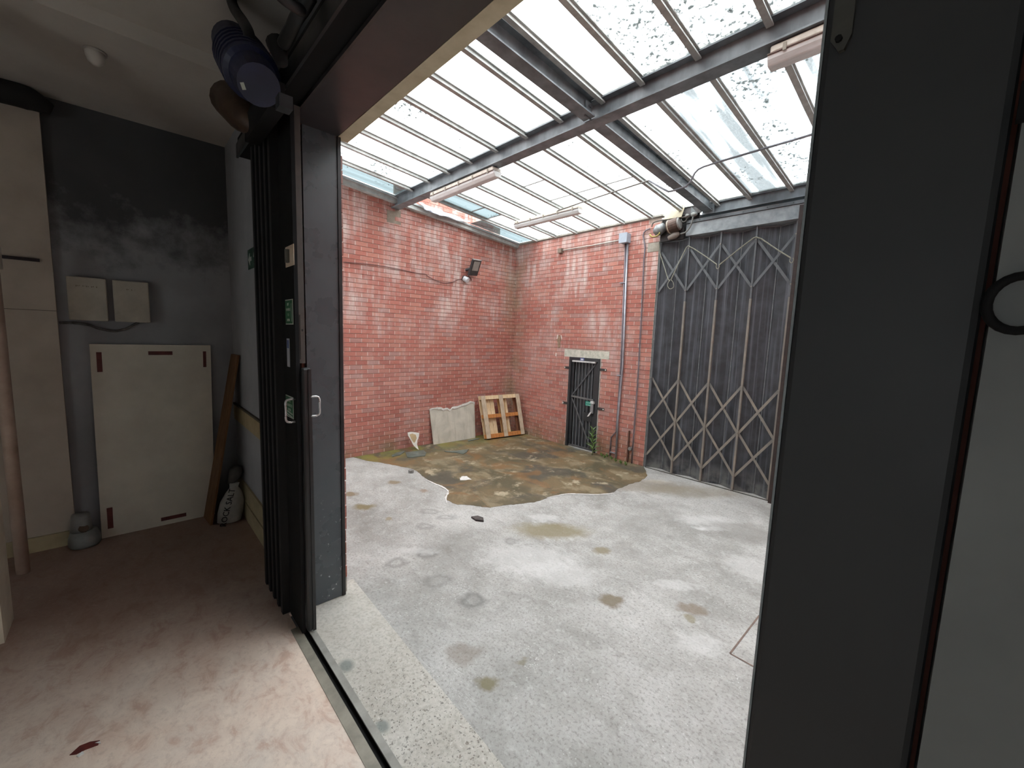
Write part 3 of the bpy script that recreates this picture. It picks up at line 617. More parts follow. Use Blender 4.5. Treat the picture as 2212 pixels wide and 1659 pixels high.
# exit sign
EXG = M('1f4a37', '1a3f30', 6, .5); SIGNW = M('c9cdc4', 'b9bdb4', 6, .5)
es = thing('exit_sign', 'small green fire exit sign with arrow on the grey wall beside the folding door', 'sign', (-4.8, .97, 2.89))
box('plate', (-5.07, .968, 2.895), (-4.535, .975, 3.09), EXG, es)
def flat(pts, name, mat, par, y): return MB().prism([(x, y, z) for x, z in pts], (0, -.002, 0)).build(name, mat, par)
flat([(-5.04, 2.99), (-4.97, 3.05), (-4.97, 3.01), (-4.9, 3.01), (-4.9, 2.97), (-4.97, 2.97), (-4.97, 2.93)], 'arrow', SIGNW, es, .968)
flat([(-4.79, 2.92), (-4.76, 2.92), (-4.75, 2.98), (-4.72, 2.92), (-4.69, 2.92), (-4.73, 3.03), (-4.7, 2.99), (-4.68, 3.0), (-4.72, 3.045), (-4.79, 3.04), (-4.82, 3.0), (-4.8, 2.99), (-4.78, 3.02), (-4.77, 2.99)], 'running_figure', SIGNW, es, .968)
flat([(-4.64, 2.915), (-4.57, 2.915), (-4.57, 3.07), (-4.64, 3.07)], 'doorway_symbol', SIGNW, es, .968)
# chipped paint on the hall floor
chp = thing('paint_chip', 'dark red chip in the floor paint with white edges', 'chip', AZ(185, 1610))
RED = M('5e2019', '4a1813', 20, .7)
MB().prism(pflat([AZ(*q) for q in ((150, 1632), (172, 1612), (195, 1603), (216, 1600), (212, 1610), (185, 1620), (165, 1630))], .0005), (0, 0, .003)).build('red_patch', RED, chp)
MB().prism(pflat([AZ(*q) for q in ((165, 1634), (178, 1624), (182, 1628), (170, 1636))], .0005), (0, 0, .0035)).build('white_flake', CRUST, chp)
MB().prism(pflat([AZ(*q) for q in ((205, 1606), (216, 1602), (218, 1607))], .0005), (0, 0, .0035)).build('white_flake', CRUST, chp)

# ------------------------------------------------------------------ folding door stacked at the left jamb
fd = thing('folding_door', 'black folding door stacked open beside the left jamb', 'door', (-3.5, .88, 0.004))
LE, FY = -3.14, .868
box('leading_panel', (LE-.31, FY, .008), (LE, FY+.025, 3.77), BLACKM, fd)
box('edge_channel', (LE-.012, FY+.025, 2.06), (LE, .93, 3.77), M('4a4642', '3b3835', 5, .5), fd)
lkp = box('lock_plate', (LE, .90, 2.09), (LE+.005, .925, 2.40), M('3f3d3a', '4f4c48', 9, .4), fd)
box('bolt_hole', (LE+.005, .908, 2.285), (LE+.0062, .917, 2.3), M('040404', '060606', 9, .8), lkp)
post = MB().box((LE-.02, .895, .02), (LE+.03, .957, 2.03)).build('leading_post', BLACK, fd, bevel=.016)
box('post_trim', (LE+.0305, .935, .02), (LE+.036, .957, 2.02), BLACK, post)
for k in range(9):      # folded leaves behind the leading panel
    x = LE-.345-k*.066; lf = box('folded_leaf', (x-.024, .815+.012*(k % 2), .01), (x+.024, .965, 3.74), M('101113', '17181a', 5, .7, 0, .1), fd)
    MB().tube([(x-.029, .825, .02), (x-.029, .825, 3.74)], .010, 6).build('hinge_bead', BLACKM, lf)
def dhandle(name, X, Y0, sgn, z0, z1, dx):
    y1 = Y0+sgn*.06; pts = [(X, Y0, z0), (X+dx*.6, Y0+sgn*.04, z0), (X+dx, y1, z0+.018), (X+dx, y1, (z0+z1)/2), (X+dx, y1, z1-.018), (X+dx*.6, Y0+sgn*.04, z1), (X, Y0, z1)]
    MB().tube(smooth_pts(pts, 4), .008, 8).build(name, M('c3c5c4', 'a4a6a5', 12, .3, .8), fd, smooth=True)
dhandle('pull_handle', LE-.05, FY, -1, 1.635, 1.80, 0)
dhandle('pull_handle', LE+.03, .95, 1, 1.68, 1.82, .0)
GRN = M('1f6a42', '1a5a38', 6, .45)
def vsign(name, pa, pb, mat, border=None):
    A, Bb = AY(*pa, FY), AY(*pb, FY); x0, x1, z0, z1 = A.x, Bb.x, Bb.z, A.z
    pl = box(name, (x0, FY-.003, z0), (x1, FY, z1), border or mat, fd)
    if border: box('face', (x0+.007, FY-.0045, z0+.007), (x1-.007, FY-.003, z1-.007), mat, pl)
    return pl, x0, x1, z0, z1
pl, x0, x1, z0, z1 = vsign('notice_sign', (617, 648), (634, 701), GRN, SIGNW)
for k, t_ in enumerate(('LIFT', 'HANDLE', 'TO', 'OPEN')): text_mesh('notice_text', t_, .027, SIGNW, pl, ((x0*1.15+x1*.85)/2, FY-.0052, z1-.035-k*.037), (1, 0, 0), (0, 0, 1), .001)
box('notice_arrow', (x1-.03, FY-.0055, z0+.02), (x1-.025, FY-.0045, z1-.03), SIGNW, pl)
pl, x0, x1, z0, z1 = vsign('slide_sign', (618, 852), (635, 906), GRN, SIGNW)
for k, t_ in enumerate(('SLIDE', 'DOOR TO', 'OPEN')): text_mesh('slide_text', t_, .03, SIGNW, pl, ((x0+x1)/2, FY-.0052, z1-.035-k*.034), (1, 0, 0), (0, 0, 1), .001)
for k in range(2): MB().slab([(x0+.012, FY-.0046, z0+.04-k*.022), (x1-.012, FY-.0046, z0+.028-k*.022), (x1-.012, FY-.0046, z0+.038-k*.022), (x0+.012, FY-.0046, z0+.05-k*.022)], (0, -.001, 0)).build('slide_stripe', SIGNW, pl)
pl, x0, x1, z0, z1 = vsign('maker_strip', (620, 731), (627, 793), M('b9bcc4', 'a9acb4', 9, .5)); box('maker_mark', (x0+.01, FY-.0042, z1-.07), (x1-.01, FY-.003, z1-.012), M('4a5f95', '3e5180', 9, .5), pl)
pl, x0, x1, z0, z1 = vsign('sensor_box', (617, 535), (636, 572), M('d8cdb8', 'c09f84', 4, .6)); MB().tube([((x0+x1)/2-.02, FY-.006, z0+.025), ((x0+x1)/2-.02, FY-.006, z1-.025)], .022, 10).build('sensor_lens', M('5d594f', '45423b', 9, .4), pl)
q = [AY(*p, .93) for p in ((573, 590), (567, 605), (566, 622), (571, 632))]
tag(MB().tube(smooth_pts(q, 5), .008, 6).build('cable', BLACKM, smooth=True), 'short black cable loop hanging below the exit sign', 'cable')
# overhead track and door operator
tk = thing('track_beam', 'black overhead track running above the doorway', 'track', (-2, .87, 3.79))
box('rail', (-4.5, .815, 3.80), (1.9, .97, 3.955), BLACKM, tk); box('lip', (-4.5, .80, 3.785), (1.9, .815, 3.90), BLACK, tk); box('inner_lip', (-3.4, .935, 3.775), (1.9, .95, 3.80), M('3c3836', '2e2b2a', 6, .4), tk)
mo = thing('door_operator', 'blue electric door operator with rusty gearbox mounted above the folding door', 'motor', (-3.4, .66, 3.6))
BLUE = M('161f42', '10172e', 5, .5)
Pm = lambda px, py, Y=.64: AY(px, py, Y)
c0, c1 = Pm(505, 95), Pm(560, 185)
hs = MB().tube([c0.lerp(c1, -.02), c0, c0.lerp(c1, .3), c0.lerp(c1, .31), c0.lerp(c1, .78), c0.lerp(c1, .8), c1], [.10, .125, .13, .15, .15, .125, .11], 24).build('housing', BLUE, mo)
for k in range(5): MB().tube([c0.lerp(c1, .36+k*.08), c0.lerp(c1, .385+k*.08)], .158, 24).build('cooling_fin', BLUE, hs)
dsk = (c1-c0).normalized(); ca = c0-dsk*.02+Vector((-.10, -.01, .03))
MB().tube([ca, ca+dsk*.09], .085, 18).build('end_drum', M('1a2230', '131924', 5, .5), mo)
MB().tube([c0.lerp(c1, .1)+Vector((-.06, -.085, -.06)), c0.lerp(c1, .75)+Vector((-.04, -.09, -.07))], .022, 10).build('terminal_cover', M('5a5f63', '44484b', 9, .4), mo)
g0, g1 = Pm(495, 215, .66), Pm(560, 285, .76)
MB().tube([g0+Vector((-.05, 0, .04)), g0, g0.lerp(g1, .5), g1], [.06, .125, .12, .05], 16).build('gearbox', M('4e3b2d', '3a2b21', 6, .5, .3), mo, smooth=True)
qs = Pm(525, 186, .52); xr_ = Vector((.9, .2, -.25)).normalized(); nz_ = (EYE-qs).normalized(); yr_ = nz_.cross(xr_).normalized()
MB().slab([qs-xr_*.022-yr_*.016, qs+xr_*.022-yr_*.016, qs+xr_*.022+yr_*.016, qs-xr_*.022+yr_*.016], -nz_*.004).build('rating_label', SIGNW, mo)
h0 = Pm(590, 195, .68); h0 = h0+Vector((.0, .05, -.05)); box('junction_block', (h0.x-.04, h0.y-.03, h0.z-.035), (h0.x+.04, h0.y+.04, h0.z+.035), M('33363a', '292c2e', 6, .6), mo)
h1 = Pm(600, 110, .70); MB().tube([h1+Vector((-.06, 0, .07)), h1+Vector((-.02, 0, .05)), h1+Vector((0, .02, -.06))], [.03, .055, .03], 12).build('pulley', BLACKM, mo, smooth=True)
MB().tube([Pm(575, 250, .76), Pm(560, 290, .8)], [.06, .04], 10).build('drive_shaft', BLACKM, mo)
box('mount_bracket', (-3.62, .70, 3.62), (-2.95, .79, 3.78), BLACKM, mo)
pts = [Pm(540, 92), Pm(537, 70), Pm(524, 45), Pm(506, 18), Pm(500, -8), Pm(515, -40)]
tag(MB().tube(smooth_pts(pts, 5), .032, 10).build('conduit', M('101112', '191a1b', 9, .6), smooth=True), 'black flexible conduit rising from the blue door operator to the ceiling', 'conduit')
pts = [Pm(612, 95, .72), Pm(626, 70, .72), Pm(640, 40, .72), Pm(655, 18, .74), Pm(672, -10, .76)]
tag(MB().tube(smooth_pts(pts, 5), .032, 10).build('conduit', M('101112', '191a1b', 9, .6), smooth=True), 'black conduit running up along the overhead track', 'conduit')
pts = [Pm(650, 22, .72), Pm(634, 12, .66), Pm(612, -4, .6), Pm(590, -25, .55)]
tag(MB().tube(smooth_pts(pts, 5), .026, 10).build('conduit', M('101112', '191a1b', 9, .6), smooth=True), 'thin black conduit branching off near the overhead track towards the ceiling', 'conduit')

# ------------------------------------------------------------------ right post
PB = M('24272a', '2e3133', 2.5, .55, 0, .06, name='black_post_paint')
rp = struct(box('trim_5', (-.205, .886, 0.01), (.022, 1.38, 3.785), PB, bevel=.01)); rp['label'] = 'black steel post at the right of the doorway'
q0 = AY(1805, 0, .88); q1 = AY(1830, 105, .88)
st = thing('steel_strap', 'dark flat steel strap bolted near the top of the right post', 'strap', (-.18, .88, q1.z))
MB().prism([(q0.x, .886, q1.z+.02), (q0.x+.012, .886, q1.z), (q1.x-.004, .886, q1.z), (q1.x+.004, .886, q1.z+.02), (q1.x+.006, .886, q1.z+.5), (q0.x+.002, .886, q1.z+.5)], (0, -.008, 0)).build('strap', M('4a4b46', '3a3b37', 9, .6), st)
MB().tube([(q1.x-.012, .878, q1.z+.018), (q1.x-.012, .872, q1.z+.018)], .005, 8).build('bolt', BLACKM, st)
box('edge_highlight', (-.2075, .889, .02), (-.2035, .9, 3.78), M('98a1a3', '7f888a', 20, .5), rp)  # pale strip painted as the yard-light highlight along the post edge
GP = M('808484', '707474', 1.6, .6, 0, .05, name='grey_side_panel')
struct(box('wall_front_side', (.030, .872, 0.01), (2.0, .98, 4.5), GP))
band = AY(2190, 215, .86); tag(box('strap_band', (.024, .858, band.z-.028), (.9, .872, band.z+.02), BLACKM), 'black horizontal band across the grey panel at the far right', 'band')
rc = AY(2206, 655, .86); m = MB(); m.tube([(rc.x+.03*math.cos(a*math.pi/12), .862, rc.z+.036*math.sin(a*math.pi/12)) for a in range(25)], .006, 8, cap=False)
tag(m.build('pull_ring', BLACKM, smooth=True), 'black ring on the grey panel at the far right edge', 'ring')

# ------------------------------------------------------------------ concertina gate
ALB = .74
def sheet_mat():
    t = NT('black_gate_sheet'); p = t.pos(); x, y, z = t.sep(p); s = t.noise(t.pos((22, 22, .45)), 1.0, 4, .6); n = t.noise(p, 5, 4)
    col = t.mix(t.rng(n, .35, .65), lin('34373b'), lin('484c52')); col = t.mix(t.rng(s, .52, .72, 0, .6), col, lin('7f858e'))
    col = t.mix(t.math('MULTIPLY', t.rng(z, .35, .0), t.rng(n, .4, .6)), col, lin('7a7c78'))
    return t.bsdf(col, .5, .1, n, .1, .004)
SHEET = sheet_mat(); LATT = M('9a9284', '777672', 3, .55, .0, .15, name='worn_lattice_steel'); LATD = M('6d7174', '585d60', 6, .55, .0, .12)
gt = thing('concertina_gate', 'tall black concertina gate with pleated sheets and diagonal lattice', 'gate', (-2.4, D, 0.01))
GX = [-3.675+.5025*k for k in range(8)]; GT = 4.04
for k in range(7):
    xa, xb = GX[k], GX[k+1]; xm = xa+.54*(xb-xa); dy = .10
    for (x0, y0, x1, y1) in ((xa, D+.03, xm, D+.03+dy), (xm, D+.03+dy, xb, D+.03)):
        MB().slab([(x0, y0, .001), (x1, y1, .001), (x1, y1, GT), (x0, y0, GT)], (0, .004, 0)).build('pleat_sheet', SHEET, gt)
    MB().tube([(xm, D+.025+dy, .02), (xm, D+.025+dy, GT)], .009, 6).build('fold_rod', M('8c9092', '6f7376', 9, .5, .2), gt)
    MB().bar((xa, D+.03, GT), (xm, D+.03+dy, GT), (0, 0, .012), (0, .008, 0)).build('top_edge', LATD, gt); MB().bar((xm, D+.03+dy, GT), (xb, D+.03, GT), (0, 0, .012), (0, .008, 0)).build('top_edge', LATD, gt)
    for z0, z1 in ((3.18, 3.865), (.93, 1.66), (.24, .93)):
        lm = LATD if z0 > 3 else LATT
        MB().bar((xa+.01, D+.005, z0), (xb-.01, D+.005, z1), (.014, 0, -.011), (0, .003, 0)).build('lattice_bar', lm, gt)
        MB().bar((xa+.01, D+.014, z1), (xb-.01, D+.014, z0), (.014, 0, .011), (0, .003, 0)).build('lattice_bar', lm, gt)
for k in range(8):
    x = GX[k]; box('picket', (x-.014, D-.012, .005), (x+.014, D+.028, 3.0), LATT if k else LATD, gt); box('picket', (x-.011, D-.008, 3.0), (x+.011, D+.026, GT+.015), LATD, gt)
    for z in (1.66, .93, .24, 2.35, 3.18, 3.865): MB().tube([(x, D-.02, z), (x, D-.012, z)], .011, 6).build('rivet', LATT, gt)
struct(box('floor_street', (-8.5, D+.36, -.2), (3.0, D+6, -.01), M('4a4a48', '3c3c3b', 6, .9)))
gh = thing('gate_header', 'grey steel header channel above the concertina gate', 'header', (-2, D, 4.06))
box('channel', (-3.22, D-.055, 4.06), (1.7, D+.15, 4.25), STEEL, gh); box('top_flat', (-3.22, D-.075, 4.255), (1.7, D+.05, 4.30), M('6f7578', '55595c', 6, .5, .2), gh)
box('dark_gap_fill', (-3.69, D+.17, 3.9), (1.7, D+.2, 4.43), M('131313', '1c1a19', 6, .8), gh); box('dark_gap_fill', (-3.69, D+.02, 4.3), (-3.05, D+.04, 4.43), M('131313', '1c1a19', 6, .8), gh)  # black boards added for the shaded gap, keeping the sky out
for k in range(9): MB().tube([(-3.0+k*.32, D-.083, 4.278), (-3.0+k*.32, D-.075, 4.278)], .009, 6).build('bolt', STEELD, gh)
box('rust_streak', (-2.55, D-.05, 4.302), (-1.9, D-.02, 4.312), M('6b4a38', '55382a', 9, .8), gh)
ff = MB().box((-3.705, D-.01, .005), (-3.682, D+.05, 4.05)); struct(ff.build('trim_6', M('5f625c', '4c4f4a', 6, .6)))
tag(box('bottom_rail', (-3.66, D-.03, .001), (.2, D-.014, .012), M('5b5a52', '46453f', 9, .7)), 'rusty floor rail under the concertina gate', 'rail')
# slide frame right of the visible gate bays
xr = AY(1714, 600, D-.09).x; tag(box('guide_post', (xr-.012, D-.115, .001), (xr+.03, D-.085, 4.22), M('3a2b26', '2b2220', 6, .7)), 'thin rusty brown guide post in front of the gate beside the right doorway post', 'post')
# draped wire on the gate
pts = [AY(*q, D-.03) for q in ((1426, 548), (1432, 570), (1443, 604), (1447, 616), (1452, 624), (1447, 618), (1455, 590), (1472, 556), (1487, 532), (1500, 539), (1522, 553), (1545, 570))]
hw = thing('hanging_wire', 'pale wire zigzagging across the top of the concertina gate', 'wire', pts[0])
WIRE = M('a9aa98', '8b8d7f', 20, .45, .3)
MB().tube([AY(*q, D-.03) for q in ((1424, 522), (1425, 545), (1443, 603), (1447, 607))], .008, 6).build('wire', WIRE, hw)
MB().tube(smooth_pts([AY(*q, D-.03) for q in ((1447, 604), (1442, 616), (1447, 624), (1455, 620), (1454, 610), (1449, 604))], 4), .006, 6).build('wire_loop', WIRE, hw)
MB().tube([AY(*q, D-.03) for q in ((1449, 605), (1470, 560), (1483, 534), (1487, 531))], .008, 6).build('wire', WIRE, hw)
MB().tube([AY(*q, D-.03) for q in ((1487, 531), (1500, 538), (1523, 553), (1548, 571))], .008, 6).build('wire', WIRE, hw)
MB().tube(smooth_pts([AY(*q, D-.03) for q in ((1548, 571), (1547, 577), (1550, 581), (1554, 576), (1553, 571))], 4), .006, 6).build('wire_loop', WIRE, hw)
MB().tube([AY(*q, D-.03) for q in ((1553, 573), (1600, 535), (1628, 514), (1634, 512))], .009, 6).build('wire', WIRE, hw)
MB().tube([AY(*q, D-.03) for q in ((1634, 512), (1645, 516), (1680, 540), (1708, 557))], .009, 6).build('wire', WIRE, hw)
MB().tube(smooth_pts([AY(*q, D-.03) for q in ((1708, 557), (1706, 564), (1710, 568), (1714, 562), (1713, 557))], 4), .006, 6).build('wire_loop', WIRE, hw)
# gate motor
gmz = thing('gate_motor', 'rusty brown cylindrical gate motor above the brick pier', 'motor', AY(1448, 500, D-.12))
a, b = AY(1441, 492, D-.16), AY(1467, 483, D-.16)
RUST = M('6a5145', '4c3c33', 8, .6, .2, .2)
MB().tube([a, a.lerp(b, .1), a.lerp(b, .12), b.lerp(a, .05), b], [.06, .105, .11, .11, .1], 18).build('barrel', RUST, gmz, smooth=False)
MB().tube([a.lerp(b, .2), a.lerp(b, .26)], .114, 18).build('band', M('d6cdb9', 'b8ad97', 9, .5), gmz)
MB().tube([b, b+(b-a)*.08], [.1, .085], 16).build('end_cap', M('a6a6a2', '8b8b87', 12, .5, .3), gmz)
g = AY(1423, 497, D-.14); MB().tube([g+Vector((-.07, 0, -.03)), g+Vector((0, 0, 0)), g+Vector((.1, 0, .04))], [.06, .1, .07], 14).build('gear_case', M('a3a6a6', '868989', 9, .45, .4), gmz, smooth=True)
MB().tube([(g.x-.03+.09*math.cos(t*math.pi/8), g.y-.07, g.z-.06+.06*math.sin(t*math.pi/8)) for t in range(8, 17)], .013, 8).build('brass_rim', M('b7a561', '8f8149', 9, .4, .6), gmz, smooth=True)
box('base_plate', (-3.66, D-.07, 4.02), (-3.25, D-.02, 4.2), M('2c2523', '221e1d', 8, .7), gmz)
k0 = AY(1458, 508, D-.12); MB().tube([k0+Vector((-.11, 0, -.035)), k0, k0+Vector((.07, 0, .02))], [.035, .06, .03], 10).build('limit_switch', M('9d938a', '7f766e', 9, .5), gmz, smooth=True)
pl = [AY(*q, y) for q, y in (((1443, 448), D-.06), ((1481, 442), D-.06), ((1472, 469), D-.18), ((1434, 475), D-.18))]
pt = thing('motor_shield', 'cream sheet metal plate slanting above the gate motor', 'plate', pl[3])
MB().slab(pl, (0, -.004, .004)).build('sheet', M('bfb59b', 'a89e85', 4, .6), pt)
for q in ((1446, 452), (1461, 450), (1474, 446)):
    c = AY(*q, D-.075); MB().tube([c, c+Vector((0, -.01, .004))], .008, 6).build('screw', STEELD, pt)
pts = [AY(*q, D-.15) for q in ((1408, 490), (1410, 483), (1416, 479), (1432, 475), (1452, 472), (1478, 469), (1488, 465))]
tag(MB().tube(smooth_pts(pts, 4), .011, 8).build('cable', M('6f6963', '565049', 9, .5), smooth=True), 'grey cable arching from the pier over the gate motor', 'cable')
pts = [AY(*q, D-.12) for q in ((1497, 468), (1494, 482), (1488, 494), (1480, 502), (1470, 505))]
tag(MB().tube(smooth_pts(pts, 4), .013, 8).build('cable', M('8b8c87', '6f706c', 9, .5), smooth=True), 'grey hose curving down in front of the gate header', 'cable')
pts = [AY(*q, D-.1) for q in ((1471, 473), (1473, 478), (1478, 479), (1482, 476), (1484, 470))]
tag(MB().tube(smooth_pts(pts, 4), .010, 8).build('cable', M('8b8c87', '6f706c', 9, .5), smooth=True), 'small hanging loop of cable right of the gate motor', 'cable')
jb = thing('junction_fitting', 'grey conduit junction fitting under the beam end above the gate', 'fitting', AY(1496, 463, D-.1))
c = AY(1484, 467, D-.1); MB().tube([c+Vector((-.03, 0, 0)), c, c+Vector((.04, 0, 0))], [.025, .04, .025], 10).build('elbow', M('8f918d', '767873', 9, .5), jb, smooth=True)
c2 = AY(1497, 464, D-.1); MB().tube([c2+Vector((-.03, 0, 0)), c2, c2+Vector((.06, 0, 0))], [.025, .04, .022], 10).build('tee', M('9b9d98', '7f817c', 9, .5), jb, smooth=True)
MB().prism([(c2.x-.06, D-.06, c2.z+.02), (c2.x+.06, D-.06, c2.z+.02), (c2.x-.06, D-.06, c2.z+.15)], (0, .006, 0)).build('gusset', M('7b8080', '646969', 9, .5), jb)

# ------------------------------------------------------------------ personnel door
dr1 = thing('door_1', 'narrow black ribbed steel door in the brick back wall', 'door', ((pd0+pd1)/2, D, 0.01)); struct(dr1)
DK = M('26282b', '34373a', 5, .45, .1, .1, name='black_door_paint')
for x0, x1 in ((pd0, pd0+.055), (pd1-.055, pd1)): box('frame_stile', (x0, D-.03, .005), (x1, D+.08, pdz), DK, dr1)
box('frame_head', (pd0+.055, D-.03, pdz-.06), (pd1-.055, D+.08, pdz), DK, dr1)
box('leaf', (pd0+.06, D+.05, .02), (pd1-.06, D+.07, pdz-.065), DK, dr1)
for k in range(6):
    x = pd0+.15+k*.085; box('rib', (x-.009, D+.025, .03), (x+.009, D+.05, pdz-.07), M('6f7478', '5c6165', 6, .45), dr1)
box('leaf_stile', (pd0+.06, D+.01, .02), (pd0+.115, D+.05, pdz-.065), DK, dr1); box('leaf_stile', (pd1-.155, D+.01, .02), (pd1-.06, D+.05, pdz-.065), DK, dr1)
box('kick_rail', (pd0+.06, D+.005, .015), (pd1-.06, D+.05, .05), M('5b5d5c', '45474a', 6, .5), dr1)
zb = AY(1265, 862, D).z
MB().bar((pd0+.09, D+.0, zb+.02), (pd1-.12, D+.0, zb+.0), (0, 0, .018), (0, .012, 0)).build('push_bar', M('8e9190', '73777a', 9, .35, .5), dr1)
MB().bar((pd0+.1, D+.012, zb+.05), (pd1-.14, D+.012, pdz-.13), (.012, 0, -.008), (0, .006, 0)).build('brace', M('5a5e61', '4b4f52', 6, .45), dr1); MB().bar((pd0+.1, D+.012, zb-.03), (pd1-.14, D+.012, .08), (.012, 0, .006), (0, .006, 0)).build('brace', M('6d7072', '55585a', 6, .4), dr1)
box('letter_plate', (pd1-.36, D+.005, .62), (pd1-.15, D+.03, .80), DK, dr1)
cl = box('door_closer', (pd0+.1, D-.055, pdz-.095), (pd1-.1, D-.01, pdz-.065), M('e3e4e2', 'c9cac8', 9, .4), dr1)
q = AY(1258, 772, D-.03); sb = box('notice', (q.x-.05, D-.034, pdz-.06), (q.x+.05, D-.031, pdz-.005), M('6b74b0', '5a639e', 9, .5), dr1)
box('notice_panel', (q.x-.03, D-.036, pdz-.05), (q.x+.03, D-.034, pdz-.02), SIGNW, sb)
s0, s1 = AY(1265, 866, D-.02), AY(1277, 878, D-.02)
sg = box('push_sign', (s0.x, D-.022, s1.z), (s1.x, D-.018, s0.z), M('2f9a86', '27836f', 9, .4), dr1)
for k, s in enumerate(('PUSH BAR', 'TO OPEN')): text_mesh('push_text', s, .026, M('d9fff5', 'c9f0e6', 9, .5), sg, ((s0.x+s1.x)/2, D-.023, s0.z-.032-k*.05), (1, 0, 0), (0, 0, 1), .001)
h0 = AY(1279, 870, D-.03); box('lock_case', (h0.x-.03, D-.04, h0.z-.22), (h0.x+.035, D+.0, h0.z-.03), M('a9adb0', '8f9396', 9, .35, .5), dr1); box('bar_end', (h0.x-.03, D-.05, h0.z-.02), (h0.x+.05, D+.0, h0.z+.03), M('dadcdb', 'c2c4c3', 9, .35), dr1)
MB().bar((h0.x+.0, D-.05, h0.z-.19), (h0.x-.06, D-.06, h0.z-.29), (.022, 0, .008), (0, .008, 0)).build('lever', M('e8e9e8', 'd0d1d0', 9, .3), dr1)
for (px, py, s) in ((1218, 793, -1), (1305, 799, 1), (1215, 869, -1), (1302, 884, 1)):
    z = AY(px, py, D).z; xx = pd0-.13 if s < 0 else pd1+.0
    b = box('hinge_strap', (xx, D-.018, z-.024), (xx+.15, D-.004, z+.024), M('2c2a2a', '3b3838', 9, .5), dr1)
    bxx = xx+.012 if s < 0 else xx+.138; MB().tube([(bxx, D-.026, z), (bxx, D-.018, z)], .014, 8).build('bolt', SIGNW, b)
for x0, x1 in ((pd0-.018, pd0), (pd1, pd1+.018)): box('sealant', (x0, D-.012, .01), (x1, D+.01, pdz), M('d5d4cb', 'b9b8b0', 9, .7), dr1)
sp_ = [AY(*q, D-.014) for q in ((1205, 729), (1207, 724), (1210, 725), (1211, 735), (1209, 742), (1210, 748), (1207, 752), (1205, 748), (1205, 740), (1203, 735))]
MB().prism([tuple(v) for v in sp_], (0, .01, 0)).build('spalled_patch', M('a98f78', '8f765f', 30, .95, 0, .4), wbk)
for q in (((1203, 723), (1206, 723), (1205, 733), (1202, 732)), ((1211, 724), (1213, 724), (1214, 732), (1212, 731)), ((1200, 762), (1203, 763), (1202, 770), (1199, 769))):
    MB().prism([tuple(AY(*k, D-.013)) for k in q], (0, .008, 0)).build('mortar_smear', MPOINT, wbk)

# ------------------------------------------------------------------ electrical conduits on the back wall
PIPE = M('b9bcc4', '9a9da6', 6, .35, .5, .05, name='conduit_metal'); PIPE2 = M('8c838a', '776f76', 6, .45, .3, .05)
def polyY(pts, y): return [AY(px, py, y) for px, py in pts]
ebx = thing('isolator_box', 'light blue-grey electrical box high on the back wall', 'box', AY(1357, 520, D-.06))
e0, e1 = AY(1347, 508, D-.005), AY(1364, 525, D-.005)
box('case', (e0.x, D-.14, e1.z), (e1.x-.02, D+.0, e0.z), M('b2bcc8', '9da7b3', 6, .45), ebx, bevel=.006); box('lid', (e0.x-.004, D-.15, e1.z-.004), (e1.x-.016, D-.14, e0.z+.004), M('b8c2ce', 'a6b0bc', 6, .45), ebx)
tag(MB().tube([(e0.x+.07, D-.03, e1.z+.005)]+[Vector((AY(px, py, D-.03).x, D-.03, AY(px, py, D-.03).z)) for px, py in ((1341, 790), (1331, 932), (1320, 945), (1317, 986))], .014, 8).build('conduit', PIPE2, smooth=True), 'thin conduit down the back wall that kinks left near the ground', 'conduit')
tag(MB().tube([(e0.x+.115, D-.035, e1.z+.005)]+[AY(px, py, D-.035) for px, py in ((1345, 790), (1335, 900), (1330.5, 990))], .02, 8).build('conduit', PIPE, smooth=True), 'straight bright conduit dropping from the blue-grey box to the ground', 'conduit')
tag(MB().tube([AY(px, py, D-.03) for px, py in ((1214, 541), (1280, 530), (1349, 517))], .012, 8).build('conduit', M('d5d1c8', 'b9b5ac', 6, .4, .2), smooth=True), 'pale horizontal conduit between the small brown box and the blue-grey box', 'conduit')
c = AY(1211, 542, D-.03); sbx = thing('wall_outlet', 'small square brown box on the back wall at the end of the pale conduit', 'box', (c.x, D, c.z-.05))
box('body', (c.x-.05, D-.07, c.z-.05), (c.x+.05, D+.0, c.z+.05), M('857263', '6f5f52', 9, .6), sbx, bevel=.006); box('lid', (c.x-.045, D-.076, c.z-.045), (c.x+.045, D-.07, c.z+.045), M('8f7c6c', '7a695b', 9, .6), sbx)
pts = [(1404, 494), (1396, 497), (1391, 502), (1389.5, 510), (1392, 525), (1393.5, 535), (1391, 560), (1385, 690), (1377, 830), (1369, 935), (1364, 1001)]
rcn = thing('conduit', 'purple-grey conduit running down beside the brick pier from the gate motor', 'conduit', AY(1364, 1001, D-.03))
MB().tube([AY(px, py, D-.03) for px, py in pts], .013, 8).build('pipe', PIPE2, rcn, smooth=True)
c = AY(1362, 969, D-.03); MB().tube([c, c+Vector((0, -.035, 0))], .035, 12).build('inspection_cap', M('8d8f8c', '767875', 9, .5), rcn)
c = AY(1358, 930, D-.02); d_ = AY(1355, 1000, D-.02)
tag(box('rusty_upright', (d_.x-.012, D-.04, .001), (d_.x+.012, D-.012, c.z), M('6e4b3c', '553a2f', 9, .8)), 'short rusty upright strip at the foot of the back wall by the pier', 'strip')
for px, py, r_ in ((1345.5, 611, 0), (1339, 811, 0), (1324, 978, 0)):
    q = AY(px, py, D-.03); tag(box('conduit_clip', (q.x-.06, D-.05, q.z-.008), (q.x+.055, D+.0, q.z+.008), PIPE), 'metal clip holding the twin conduits on the back wall, '+('highest' if py < 700 else 'middle' if py < 900 else 'lowest'), 'clip', 'clips on the twin conduits')

